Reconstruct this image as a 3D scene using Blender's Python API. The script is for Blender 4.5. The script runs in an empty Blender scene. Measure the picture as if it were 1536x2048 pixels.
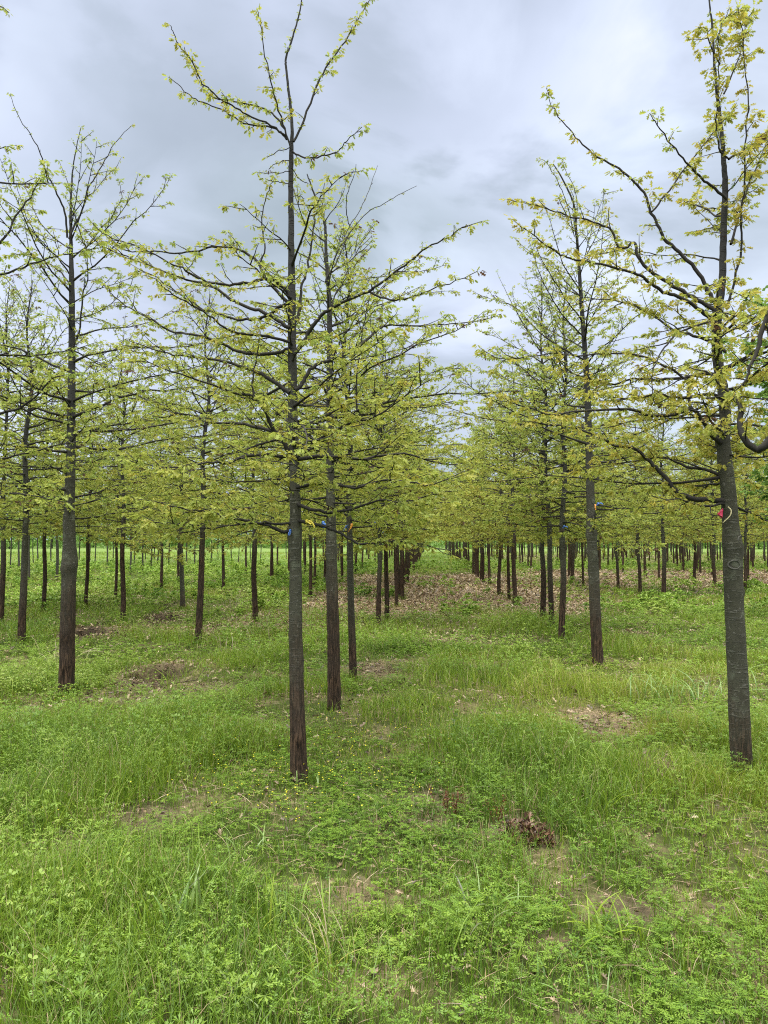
import bpy, math
import numpy as np

# ------------------------------------------------------------------ camera, world, sun, exposure
SC = bpy.context.scene
COL = SC.collection
F = 1540.0                      # focal length in photo pixels (1536 x 2048)
HZ = 1078.5                     # horizon row in the photo
EYE = 1.6
PITCH = math.atan((HZ - 1024) / F)
cam = bpy.data.cameras.new('camera')
cam.sensor_fit = 'VERTICAL'
cam.sensor_height = 36.0
cam.lens = 36.0 * F / 2048.0
cam.clip_start = 0.05
cam.clip_end = 3000
co = bpy.data.objects.new('camera', cam)
COL.objects.link(co)
co.location = (0, 0, EYE)
co.rotation_euler = (math.pi / 2 + PITCH, 0, 0)
SC.camera = co

SUN_EL, SUN_AZ = math.radians(62), math.radians(200)   # a veiled sun high behind the camera
W = bpy.data.worlds.new('World')
SC.world = W
W.use_nodes = True
nt = W.node_tree
nt.nodes.clear()


def N(tree, typ, **kw):
    n = tree.nodes.new(typ)
    for k, v in kw.items():
        setattr(n, k, v)
    return n


def math_node(tree, op, a, b=None, clamp=False):
    n = N(tree, 'ShaderNodeMath', operation=op, use_clamp=clamp)
    for i, v in enumerate((a, b)):
        if v is None:
            continue
        if isinstance(v, (int, float)):
            n.inputs[i].default_value = v
        else:
            tree.links.new(v, n.inputs[i])
    return n.outputs[0]


def ramp(tree, fac, stops, interp='LINEAR'):
    n = N(tree, 'ShaderNodeValToRGB')
    cr = n.color_ramp
    cr.interpolation = interp
    while len(cr.elements) < len(stops):
        cr.elements.new(0.5)
    for e, (p, c) in zip(cr.elements, stops):
        e.position = p
        e.color = (c[0], c[1], c[2], 1) if not isinstance(c, (int, float)) else (c, c, c, 1)
    if fac is not None:
        tree.links.new(fac, n.inputs[0])
    return n.outputs[0]


def noise(tree, vec, scale, detail=4, rough=0.55, dist=0.0):
    n = N(tree, 'ShaderNodeTexNoise')
    n.inputs['Scale'].default_value = scale
    n.inputs['Detail'].default_value = detail
    n.inputs['Roughness'].default_value = rough
    n.inputs['Distortion'].default_value = dist
    if vec is not None:
        tree.links.new(vec, n.inputs['Vector'])
    return n.outputs['Fac']


def mixc(tree, fac, a, b, blend='MIX'):
    n = N(tree, 'ShaderNodeMix', data_type='RGBA', blend_type=blend)
    for sock, v in ((n.inputs[0], fac), (n.inputs[6], a), (n.inputs[7], b)):
        if isinstance(v, (int, float)):
            sock.default_value = v
        elif isinstance(v, tuple):
            sock.default_value = (v[0], v[1], v[2], 1)
        else:
            tree.links.new(v, sock)
    return n.outputs[2]


def vmath(tree, op, a, b=None):
    n = N(tree, 'ShaderNodeVectorMath', operation=op)
    for i, v in enumerate((a, b)):
        if v is None:
            continue
        if isinstance(v, tuple):
            n.inputs[i].default_value = v
        else:
            tree.links.new(v, n.inputs[i])
    return n.outputs['Value'] if op in ('DOT_PRODUCT', 'LENGTH') else n.outputs['Vector']


L = nt.links.new
sky = N(nt, 'ShaderNodeTexSky', sky_type='NISHITA', sun_disc=False, sun_elevation=SUN_EL, sun_rotation=SUN_AZ)
bg_sky = N(nt, 'ShaderNodeBackground')
bg_sky.inputs['Strength'].default_value = 0.05
L(sky.outputs[0], bg_sky.inputs['Color'])
tc = N(nt, 'ShaderNodeTexCoord')
sep = N(nt, 'ShaderNodeSeparateXYZ')
L(tc.outputs['Generated'], sep.inputs[0])
zc = math_node(nt, 'ADD', math_node(nt, 'MAXIMUM', sep.outputs[2], 0.0), 0.22)
comb = N(nt, 'ShaderNodeCombineXYZ')
L(math_node(nt, 'DIVIDE', sep.outputs[0], zc), comb.inputs[0])
L(math_node(nt, 'DIVIDE', sep.outputs[1], zc), comb.inputs[1])
plane = comb.outputs[0]
n1 = noise(nt, vmath(nt, 'ADD', plane, (3.1, 1.7, 0.4)), 0.85, 5, 0.5, 0.25)
n2 = noise(nt, vmath(nt, 'ADD', plane, (9.4, 5.2, 2.0)), 2.2, 6, 0.55, 0.5)
n3 = noise(nt, vmath(nt, 'ADD', plane, (1.4, 8.2, 5.0)), 1.3, 3, 0.5, 0.2)
cl = math_node(nt, 'ADD', math_node(nt, 'MULTIPLY', n1, 0.66), math_node(nt, 'MULTIPLY', n2, 0.34))


def dirvec(px, py):
    u, v = (px - 768) / F, -(py - 1024) / F
    d = np.array([u, math.cos(PITCH) - v * math.sin(PITCH), math.sin(PITCH) + v * math.cos(PITCH)])
    return d / np.linalg.norm(d)


def cloud_patch(px, py, c0, c1, amt):
    """a broad darker or lighter mass in the cloud deck around one direction"""
    d = vmath(nt, 'DOT_PRODUCT', vmath(nt, 'NORMALIZE', tc.outputs['Generated']), tuple(dirvec(px, py)))
    d = math_node(nt, 'ADD', d, math_node(nt, 'MULTIPLY', math_node(nt, 'SUBTRACT', n2, 0.5), 0.10))
    mr = N(nt, 'ShaderNodeMapRange', interpolation_type='SMOOTHSTEP')
    mr.inputs[1].default_value = c0
    mr.inputs[2].default_value = c1
    mr.inputs[3].default_value = 0
    mr.inputs[4].default_value = amt
    L(d, mr.inputs[0])
    return mr.outputs[0]


for px, py, c0, c1, amt in ((320, 390, 0.972, 0.998, -0.15), (980, 120, 0.950, 0.998, 0.04), (250, 130, 0.965, 0.999, 0.08), (1060, 360, 0.975, 0.999, 0.06),
                            (860, 610, 0.985, 0.999, -0.09), (1300, 420, 0.965, 0.999, 0.03), (880, 20, 0.985, 0.999, -0.07)):
    cl = math_node(nt, 'ADD', cl, cloud_patch(px, py, c0, c1, amt))
ccol = ramp(nt, cl, ((0.27, (0.34, 0.41, 0.475)), (0.40, (0.435, 0.515, 0.60)), (0.49, (0.55, 0.635, 0.755)), (0.57, (0.66, 0.755, 0.885)), (0.69, (0.84, 0.91, 0.99))))
ccol = mixc(nt, ramp(nt, n3, ((0.42, 0.0), (0.62, 0.6))), ccol, mixc(nt, 1.0, ccol, (1.03, 0.98, 1.06), 'MULTIPLY'))
gain = N(nt, 'ShaderNodeMapRange', interpolation_type='SMOOTHSTEP')       # overcast is brightest overhead; extra boost added above the view lights the ground
gain.inputs[1].default_value = 0.58
gain.inputs[2].default_value = 0.82
gain.inputs[3].default_value = 1.0
gain.inputs[4].default_value = 8.3
L(sep.outputs[2], gain.inputs[0])
bg_cl = N(nt, 'ShaderNodeBackground')
warm = N(nt, 'ShaderNodeMapRange', interpolation_type='SMOOTHSTEP')
for i_, v_ in enumerate((0.58, 0.82, 0.0, 0.9)):
    warm.inputs[i_ + 1].default_value = v_
L(sep.outputs[2], warm.inputs[0])
L(mixc(nt, warm.outputs[0], ccol, (0.74, 0.70, 0.60)), bg_cl.inputs['Color'])
L(math_node(nt, 'MULTIPLY', gain.outputs[0], 1.0), bg_cl.inputs['Strength'])
add = N(nt, 'ShaderNodeMixShader')
add.inputs[0].default_value = 0.94
L(bg_sky.outputs[0], add.inputs[1])
L(bg_cl.outputs[0], add.inputs[2])
wo = N(nt, 'ShaderNodeOutputWorld')
L(add.outputs[0], wo.inputs['Surface'])

sl = bpy.data.lights.new('sun', 'SUN')
sl.energy = 1.5
sl.angle = math.radians(30)
sl.color = (1.0, 0.96, 0.9)
so = bpy.data.objects.new('sun', sl)
COL.objects.link(so)
so.rotation_euler = (math.pi / 2 - SUN_EL, 0, math.pi - SUN_AZ)
so.location = (0, 0, 30)

SC.view_settings.view_transform = 'Standard'
SC.view_settings.look = 'None'
SC.view_settings.exposure = 0.28
SC.view_settings.gamma = 1.0
cy = SC.cycles
cy.use_denoising = False
cy.filter_width = 1.1
cy.denoising_prefilter = 'ACCURATE'
cy.max_bounces = 6
cy.diffuse_bounces = 3
cy.glossy_bounces = 2
cy.transmission_bounces = 4
cy.use_adaptive_sampling = True
cy.adaptive_threshold = 0.01

# ------------------------------------------------------------------ helpers
UP = np.array([0.0, 0.0, 1.0])


def unproject(px, py, y):
    u, v = (px - 768) / F, -(py - 1024) / F
    d = np.array([u, math.cos(PITCH) - v * math.sin(PITCH), math.sin(PITCH) + v * math.cos(PITCH)])
    return np.array([0, 0, EYE]) + d * (y / d[1])


def ground_at(px, py):
    u, v = (px - 768) / F, -(py - 1024) / F
    d = np.array([u, math.cos(PITCH) - v * math.sin(PITCH), math.sin(PITCH) + v * math.cos(PITCH)])
    return np.array([0, 0, EYE]) + d * (EYE / -d[2])


def hash2(ix, iy, seed):
    h = (ix.astype(np.int64) * 374761393 + iy.astype(np.int64) * 668265263 + seed * 144269) & 0x7fffffff
    h = ((h ^ (h >> 13)) * 1274126177) & 0x7fffffff
    return ((h ^ (h >> 16)) & 0xffff) / 65535.0


def vnoise(x, y, seed=0):
    ix, iy = np.floor(x), np.floor(y)
    fx, fy = x - ix, y - iy
    fx, fy = fx * fx * (3 - 2 * fx), fy * fy * (3 - 2 * fy)
    a, b = hash2(ix, iy, seed), hash2(ix + 1, iy, seed)
    c, d = hash2(ix, iy + 1, seed), hash2(ix + 1, iy + 1, seed)
    return (a * (1 - fx) + b * fx) * (1 - fy) + (c * (1 - fx) + d * fx) * fy


def fbm(x, y, seed=0, octv=4):
    s, a, t = 0, 0.5, 0
    for i in range(octv):
        s = s + a * vnoise(x * 2 ** i, y * 2 ** i, seed + i * 17)
        t += a
        a *= 0.5
    return s / t


def smooth(e0, e1, x):
    t = np.clip((x - e0) / (e1 - e0), 0, 1)
    return t * t * (3 - 2 * t)


class MB:
    """collects vertices, polygons of any size and a per-vertex tint, and links them as ONE mesh object"""

    def __init__(self):
        self.V, self.P, self.T, self.n = [], [], [], 0

    def add(self, V, polys, tint=0.5):
        V = np.asarray(V, float).reshape(-1, 3)
        self.V.append(V)
        self.T.append(np.broadcast_to(np.asarray(tint, float), (len(V),)) if np.ndim(tint) < 1 or len(np.atleast_1d(tint)) == len(V) else tint)
        for p in polys:
            p = np.asarray(p, np.int64)
            if p.size:
                self.P.append(p + self.n)
        self.n += len(V)

    def mesh(self, name, mat, smooth_shade=False, extra=None):
        me = bpy.data.meshes.new(name)
        if self.n:
            V = np.concatenate(self.V)
            loops = np.concatenate([p.ravel() for p in self.P])
            tot = np.concatenate([np.full(len(p), p.shape[1], np.int64) for p in self.P])
            st = np.concatenate([[0], np.cumsum(tot)[:-1]])
            me.vertices.add(len(V))
            me.vertices.foreach_set('co', V.astype(np.float32).ravel())
            me.loops.add(len(loops))
            me.loops.foreach_set('vertex_index', loops.astype(np.int32))
            me.polygons.add(len(tot))
            me.polygons.foreach_set('loop_start', st.astype(np.int32))
            me.polygons.foreach_set('loop_total', tot.astype(np.int32))
            if smooth_shade:
                me.polygons.foreach_set('use_smooth', np.ones(len(tot), bool))
            at = me.attributes.new('tint', 'FLOAT', 'POINT')
            at.data.foreach_set('value', np.concatenate(self.T).astype(np.float32))
            for k, arr in (extra or {}).items():
                a2 = me.attributes.new(k, 'FLOAT', 'POINT')
                a2.data.foreach_set('value', np.asarray(arr, np.float32))
            me.update(calc_edges=True)
        me.materials.append(mat)
        return me


def link(name, me, parent=None):
    o = bpy.data.objects.new(name, me)
    COL.objects.link(o)
    if parent is not None:
        o.parent = parent
    return o


def tag(o, label=None, cat=None, group=None, kind=None):
    for k, v in (('label', label), ('category', cat), ('group', group), ('kind', kind)):
        if v:
            o[k] = v
    return o


def catmull(P, per=4):
    P = np.asarray(P, float)
    if len(P) < 3:
        return P
    Q = np.vstack([2 * P[0] - P[1], P, 2 * P[-1] - P[-2]])
    out = []
    for i in range(1, len(Q) - 2):
        p0, p1, p2, p3 = Q[i - 1:i + 3]
        for t in np.arange(per) / per:
            out.append(0.5 * (2 * p1 + (p2 - p0) * t + (2 * p0 - 5 * p1 + 4 * p2 - p3) * t * t + (3 * p1 - p0 - 3 * p2 + p3) * t ** 3))
    out.append(P[-1])
    return np.array(out)


def tube(mb, P, R, sides=6, tint=0.5, rscale=None, cap=True):
    P = np.asarray(P, float)
    n = len(P)
    T = np.gradient(P, axis=0)
    T /= np.linalg.norm(T, axis=1)[:, None] + 1e-9
    a = np.array([1.0, 0, 0]) if abs(T[0][0]) < 0.8 else np.array([0, 1.0, 0])
    U = np.zeros_like(P)
    u = a - T[0] * a.dot(T[0])
    for i in range(n):
        u = u - T[i] * u.dot(T[i])
        u /= np.linalg.norm(u) + 1e-9
        U[i] = u
    B = np.cross(T, U)
    ang = np.arange(sides) * 2 * math.pi / sides
    r = np.broadcast_to(np.asarray(R, float), (n,))[:, None]
    if rscale is not None:
        r = r * rscale
    else:
        r = np.repeat(r, sides, 1)
    V = P[:, None, :] + r[:, :, None] * (np.cos(ang)[None, :, None] * U[:, None, :] + np.sin(ang)[None, :, None] * B[:, None, :])
    i = np.arange(n - 1)[:, None] * sides
    j = np.arange(sides)[None, :]
    k = (j + 1) % sides
    q = np.stack([i + j, i + k, i + sides + k, i + sides + j], -1).reshape(-1, 4)
    polys = [q]
    if cap:
        polys.append(np.arange((n - 1) * sides, n * sides)[None, :])
    mb.add(V, polys, tint)


def place(mb, proto, polys, pos, X, Y, Z, size, tint):
    """copies of a small shape (leaf, flower) at many places in one go"""
    pos = np.asarray(pos, float)
    n, k = len(pos), len(proto)
    if n == 0:
        return
    s = np.broadcast_to(np.asarray(size, float), (n,))[:, None, None]
    V = pos[:, None, :] + s * (proto[None, :, 0:1] * X[:, None, :] + proto[None, :, 1:2] * Y[:, None, :] + proto[None, :, 2:3] * Z[:, None, :])
    off = (np.arange(n) * k)[:, None, None]
    mb.add(V.reshape(-1, 3), [(np.asarray(p)[None] + off).reshape(-1, np.asarray(p).shape[1]) for p in polys], np.repeat(np.broadcast_to(tint, (n,)), k))


def unit(v):
    return v / (np.linalg.norm(v, axis=-1, keepdims=True) + 1e-9)


# leaf shapes: x across, y along, z normal
def lobed_leaf():
    side = [(.03, .16), (.17, .27), (.055, .37), (.27, .60), (.07, .63), (.17, .86), (.045, .84)]
    mid = [(0, 0, 0), (0, .37, -.03), (0, .63, -.02), (0, 1, .06)]
    V = list(mid)
    P = []
    for s in (1, -1):
        b = len(V)
        V += [(s * x, y, .35 * x) for x, y in side]
        for f in ((0, b, b + 1, b + 2, 1), (1, b + 2, b + 3, b + 4, 2), (2, b + 4, b + 5, b + 6, 3)):
            P.append(f if s > 0 else f[::-1])
    return np.array(V, float), [np.array(P)]


def plain_leaf():
    V = [(0, 0, 0), (0, 1, .05)]
    P = []
    for s in (1, -1):
        b = len(V)
        V += [(s * .21, .3, .09), (s * .07, .48, .03), (s * .21, .74, .09)]
        P.append((0, b, b + 1, b + 2, 1) if s > 0 else (1, b + 2, b + 1, b, 0))
    return np.array(V, float), [np.array(P)]


def flat_leaf():
    return np.array([(0, 0, 0), (.24, .45, .06), (0, 1, 0), (-.24, .45, .06)], float), [np.array([(0, 1, 2, 3)])]


LEAF_HI, LEAF_MID, LEAF_LO = lobed_leaf(), plain_leaf(), flat_leaf()


# ------------------------------------------------------------------ materials
def new_mat(name):
    m = bpy.data.materials.new(name)
    m.use_nodes = True
    m.node_tree.nodes.clear()
    out = N(m.node_tree, 'ShaderNodeOutputMaterial')
    return m, m.node_tree, out


def attr(t, name, typ='GEOMETRY'):
    n = N(t, 'ShaderNodeAttribute', attribute_name=name, attribute_type=typ)
    return n.outputs['Fac']


def leafy(name, stops, trans=0.4, gloss=0.04, obj_var=0.0, rough=0.45):
    m, t, out = new_mat(name)
    f = attr(t, 'tint')
    if obj_var:
        oi = N(t, 'ShaderNodeObjectInfo')
        f = math_node(t, 'ADD', f, math_node(t, 'MULTIPLY', math_node(t, 'SUBTRACT', oi.outputs['Random'], 0.5), obj_var))
        f = math_node(t, 'ADD', f, attr(t, 'leaf_shift', 'OBJECT'))
    c = ramp(t, f, stops)
    d = N(t, 'ShaderNodeBsdfDiffuse')
    tr = N(t, 'ShaderNodeBsdfTranslucent')
    g = N(t, 'ShaderNodeBsdfGlossy')
    g.inputs['Roughness'].default_value = rough
    g.inputs['Color'].default_value = (0.9, 0.95, 1, 1)
    t.links.new(c, d.inputs['Color'])
    t.links.new(c, tr.inputs['Color'])
    m1 = N(t, 'ShaderNodeMixShader')
    m1.inputs[0].default_value = trans
    t.links.new(d.outputs[0], m1.inputs[1])
    t.links.new(tr.outputs[0], m1.inputs[2])
    m2 = N(t, 'ShaderNodeMixShader')
    m2.inputs[0].default_value = gloss
    t.links.new(m1.outputs[0], m2.inputs[1])
    t.links.new(g.outputs[0], m2.inputs[2])
    t.links.new(m2.outputs[0], out.inputs['Surface'])
    return m


M_LEAF = leafy('young_oak_leaves', ((0.0, (.385, .33, .055)), (0.3, (.35, .375, .070)), (0.6, (.295, .365, .072)), (0.88, (.19, .275, .055)), (0.93, (.11, .18, .04)), (0.95, (.075, .038, .022)), (1.0, (.10, .055, .03))), 0.5, 0.015, 0.10)
M_GREENLEAF = leafy('fresh_green_leaves', ((0, (.20, .31, .055)), (0.6, (.14, .26, .05)), (1, (.09, .19, .04))), 0.45, 0.02)
M_GRASS = leafy('grass_blades', ((0.0, (.088, .165, .018)), (0.35, (.170, .275, .024)), (0.65, (.240, .330, .032)), (0.86, (.34, .375, .060)), (0.93, (.34, .28, .13)), (1.0, (.40, .32, .19))), 0.38, 0.02, rough=0.4)
M_WEED = leafy('weed_leaves', ((0.0, (.068, .142, .023)), (0.4, (.138, .243, .030)), (0.75, (.205, .31, .042)), (1.0, (.28, .355, .085))), 0.36, 0.02, rough=0.4)
M_BLUEGRASS = leafy('pale_grass_blades', ((0.0, (.10, .20, .032)), (0.6, (.165, .27, .050)), (0.9, (.24, .33, .095)), (1.0, (.11, .11, .085))), 0.3, 0.04, rough=0.4)
M_STRAW = leafy('dry_straw', ((0.0, (.30, .25, .14)), (0.5, (.42, .36, .22)), (1.0, (.20, .15, .08))), 0.2, 0.04)
M_LITTER = leafy('dead_oak_leaves', ((0.0, (.055, .034, .020)), (0.35, (.17, .112, .064)), (0.7, (.34, .25, .15)), (1.0, (.47, .38, .25))), 0.12, 0.05)
M_PILE = leafy('rotting_brown_leaves', ((0, (.030, .015, .009)), (.5, (.095, .045, .025)), (1, (.20, .115, .07))), 0.1, 0.03)
M_EARTH = leafy('earth_crumbs', ((0.0, (.05, .037, .025)), (1.0, (.15, .115, .08))), 0.0, 0.0)
M_FLOWER = leafy('yellow_petals', ((0, (.72, .66, .03)), (1, (.85, .80, .10))), 0.3, 0.02)
M_RUST = leafy('rusty_seed_heads', ((0, (.10, .035, .02)), (1, (.17, .06, .03))), 0.1, 0.02)


def ribbon_mat(name, c):
    m, t, out = new_mat(name)
    p = N(t, 'ShaderNodeBsdfPrincipled')
    tc_ = N(t, 'ShaderNodeTexCoord')
    nz = noise(t, tc_.outputs['Object'], 60, 3)
    t.links.new(mixc(t, nz, tuple(v * .75 for v in c), tuple(min(1, v * 1.2) for v in c)), p.inputs['Base Color'])
    p.inputs['Roughness'].default_value = 0.35
    t.links.new(p.outputs[0], out.inputs['Surface'])
    return m


M_BLUE = ribbon_mat('blue_flagging_tape', (.025, .12, .42))
M_YELLOW = ribbon_mat('yellow_flagging_tape', (.72, .60, .06))
M_ORANGE = ribbon_mat('orange_flagging_tape', (.75, .33, .03))
M_PINK = ribbon_mat('pink_flagging_tape', (.66, .045, .12))
M_CREAM = ribbon_mat('cream_tie', (.80, .72, .42))


def bark_mat():
    m, t, out = new_mat('oak_bark')
    tcn = N(t, 'ShaderNodeTexCoord')
    sp = N(t, 'ShaderNodeSeparateXYZ')
    t.links.new(tcn.outputs['Object'], sp.inputs[0])
    ob = tcn.outputs['Object']
    z = sp.outputs[2]
    # furrows of the lower, brown bark: stretched along the stem
    v1 = vmath(t, 'MULTIPLY', ob, (80, 80, 9))
    fur = noise(t, v1, 1.0, 4, 0.6, 0.6)
    ridge = ramp(t, fur, ((0.40, 0.0), (0.50, 0.5), (0.58, 1.0)))
    # lenticel lines of the upper, grey bark: stretched around the stem
    v2 = vmath(t, 'MULTIPLY', ob, (9, 9, 85))
    lent = ramp(t, noise(t, v2, 1.0, 3, 0.6, 0.4), ((0.55, 0.0), (0.66, 1.0)))
    big = noise(t, vmath(t, 'MULTIPLY', ob, (9, 9, 3)), 1.0, 4, 0.6)
    brown = mixc(t, ridge, (.012, .009, .006), (.104, .066, .043))
    brown = mixc(t, ramp(t, noise(t, ob, 5.0, 4), ((0.35, 0.0), (0.7, 1.0))), brown, (.050, .038, .030))
    grey = mixc(t, big, (.028, .028, .020), (.100, .098, .072))
    grey = mixc(t, math_node(t, 'MULTIPLY', lent, 0.38), grey, (.20, .20, .175))
    spot = ramp(t, noise(t, ob, 34.0, 2), ((0.64, 0.0), (0.70, 1.0)))
    grey = mixc(t, math_node(t, 'MULTIPLY', spot, 0.55), grey, (.24, .235, .20))
    lich = ramp(t, noise(t, ob, 11.0, 5, .65), ((0.54, 0.0), (0.66, 0.7)))
    grey = mixc(t, lich, grey, mixc(t, big, (.085, .095, .065), (.16, .17, .125)))
    line = attr(t, 'bark_line', 'OBJECT')
    h = math_node(t, 'ADD', math_node(t, 'SUBTRACT', z, line), math_node(t, 'MULTIPLY', math_node(t, 'SUBTRACT', noise(t, ob, 7.0, 4), 0.5), 0.75))
    fac = ramp(t, math_node(t, 'ADD', math_node(t, 'MULTIPLY', h, 1.35), 0.5), ((0.0, 0.0), (1.0, 1.0)))
    c = mixc(t, fac, brown, grey)
    # thin dark bark towards the top of the stem
    fy = ramp(t, math_node(t, 'MULTIPLY', z, 0.2), ((0.36, 0.0), (0.62, 1.0)))
    c = mixc(t, fy, c, (.040, .040, .038))
    p = N(t, 'ShaderNodeBsdfPrincipled')
    t.links.new(c, p.inputs['Base Color'])
    p.inputs['Roughness'].default_value = 0.9
    p.inputs['Specular IOR Level'].default_value = 0.12
    bp = N(t, 'ShaderNodeBump')
    bp.inputs['Strength'].default_value = 0.8
    bp.inputs['Distance'].default_value = 0.006
    hh = mixc(t, fac, ridge, lent)
    t.links.new(hh, bp.inputs['Height'])
    t.links.new(bp.outputs[0], p.inputs['Normal'])
    t.links.new(p.outputs[0], out.inputs['Surface'])
    return m


def twig_mat(name, a, b):
    m, t, out = new_mat(name)
    tcn = N(t, 'ShaderNodeTexCoord')
    c = mixc(t, noise(t, tcn.outputs['Object'], 22, 4), a, b)
    p = N(t, 'ShaderNodeBsdfPrincipled')
    t.links.new(c, p.inputs['Base Color'])
    p.inputs['Roughness'].default_value = 0.85
    p.inputs['Specular IOR Level'].default_value = 0.12
    t.links.new(p.outputs[0], out.inputs['Surface'])
    return m


M_BARK = bark_mat()
M_TWIG = twig_mat('dark_twig_bark', (.018, .018, .017), (.050, .046, .040))
M_SCAR = twig_mat('healed_scar', (.05, .05, .042), (.19, .185, .165))
M_DEADWOOD = twig_mat('dead_wood', (.05, .035, .026), (.11, .08, .06))

# ------------------------------------------------------------------ the lie of the land
SLOPE = (860 - 768) / F           # the rows run slightly to the right of the view
HOLES = []                        # x, y, rx, ry, depth
for px, py, w, ry, dp in ((318, 1350, 62, .45, .30), (180, 1268, 46, .45, .22), (335, 1238, 34, .5, .26)):
    g = ground_at(px, py)
    HOLES.append((g[0], g[1], w * g[1] / F, ry, dp))
BARE = []                         # x, y, rx, ry, strength, litter
for px, py, w, ry, s, lt in ((1245, 1812, 75, .15, .95, .3), (1110, 1895, 40, .08, .6, .5), (1125, 2035, 50, .08, .8, .5), (1215, 1990, 40, .06, .6, .5),
                             (1050, 1672, 80, .20, 1.0, .9), (1190, 1450, 75, .6, .6, .9), (1310, 1545, 50, .45, .7, .9), (270, 1640, 90, .25, .75, .6),
                             (890, 1600, 120, .22, .6, .4), (720, 1790, 50, .2, .4, .6), (900, 1285, 70, .5, .8, .9),
                             (170, 1400, 60, .4, .3, .5), (290, 1390, 150, .8, .55, .6), (740, 1340, 60, .5, .6, .7),
                             (1270, 1268, 45, .5, .7, .8), (380, 1262, 110, .8, .55, .8), (560, 1255, 110, .8, .5, .7),
                             (860, 1640, 60, .15, .5, .5)):
    g = ground_at(px, py)
    BARE.append((g[0], g[1], w * g[1] / F, ry, s, lt))


def height(x, y):
    h = (fbm(x * .35, y * .35, 3) - .5) * .07 + (fbm(x * 1.7, y * 1.7, 9, 3) - .5) * .05
    h = h * smooth(0, 3, np.hypot(x, y))
    for hx, hy, rx, ry, dp in HOLES:
        q = np.sqrt(((x - hx) / rx) ** 2 + ((y - hy) / ry) ** 2)
        h = h - dp * (1 - smooth(.55, .92, q)) + .06 * np.exp(-((q - 1.15) / .3) ** 2) * (.6 + .4 * np.sign(y - hy))
    return h


def soil(x, y):
    s = np.zeros_like(x)
    nz = (fbm(x * 3.1, y * 3.1, 21) - .5)
    for hx, hy, rx, ry, dp in HOLES:
        q = np.sqrt(((x - hx) / (rx * 1.15)) ** 2 + ((y - hy + .25) / (ry * 1.9)) ** 2) + nz * .7
        s = np.maximum(s, 1 - smooth(.7, 1.1, q))
    for hx, hy, rx, ry, st, lt in BARE:
        q = np.sqrt(((x - hx) / rx) ** 2 + ((y - hy) / ry) ** 2) + nz * 1.3
        s = np.maximum(s, st * (1 - smooth(.5, 1.2, q)))
    return s


def pit_shade(x, y):
    """deep shade of the dug holes, painted into the earth colour"""
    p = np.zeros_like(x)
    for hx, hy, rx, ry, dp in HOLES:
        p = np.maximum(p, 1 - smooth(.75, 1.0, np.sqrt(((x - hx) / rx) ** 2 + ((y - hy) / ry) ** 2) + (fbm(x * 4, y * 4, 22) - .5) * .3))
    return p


def litter(x, y):
    r = x - y * SLOPE             # metres across the rows
    nz = fbm(x * .55, y * .4, 31, 4)
    a = smooth(14.5, 17.5, y + (nz - .5) * 6) * (1 - smooth(31, 39, y + (nz - .5) * 8)) * smooth(-4.6, -2.2, r) * (1 - smooth(3.6, 5.5, r))
    b = smooth(23, 26, y + (nz - .5) * 5) * (1 - smooth(36, 44, y + (nz - .5) * 8)) * smooth(3, 5.5, r)
    c = smooth(44, 60, y) * .45 * smooth(4, 7, r)
    d = smooth(12.0, 14.0, y) * (1 - smooth(17, 21, y)) * smooth(-5.0, -3.5, r) * (1 - smooth(-1.5, -.5, r)) * .7
    lt = np.maximum(np.maximum(a, b), np.maximum(c, d)) * smooth(.20, .42, nz + .06)
    nz2 = fbm(x * 1.3, y * 1.1, 41, 4)
    lt = np.maximum(lt, .55 * smooth(.60, .72, nz2) * smooth(5, 8, y) * (1 - smooth(40, 60, y)) * smooth(-5, -3.5, r) * (1 - smooth(2.5, 4, r)))
    lt = np.maximum(lt, .40 * smooth(.58, .70, fbm(x * 3.6 + 7, y * 3.2, 53, 3)) * (1 - smooth(20, 40, y)))
    for hx, hy, rx, ry, st, l2 in BARE:
        q = np.sqrt(((x - hx) / (rx * 1.1)) ** 2 + ((y - hy) / (ry * 1.1)) ** 2) + (nz2 - .5) * 1.2
        lt = np.maximum(lt, l2 * (1 - smooth(.5, 1.2, q)))
    for hx, hy, rx, ry, dp in HOLES:
        q = np.sqrt(((x - hx) / (rx * 1.8)) ** 2 + ((y - hy) / (ry * 2.2)) ** 2) + (nz2 - .5) * 1.2
        lt = np.maximum(lt, .6 * (1 - smooth(.6, 1.2, q)))
    return lt


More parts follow.
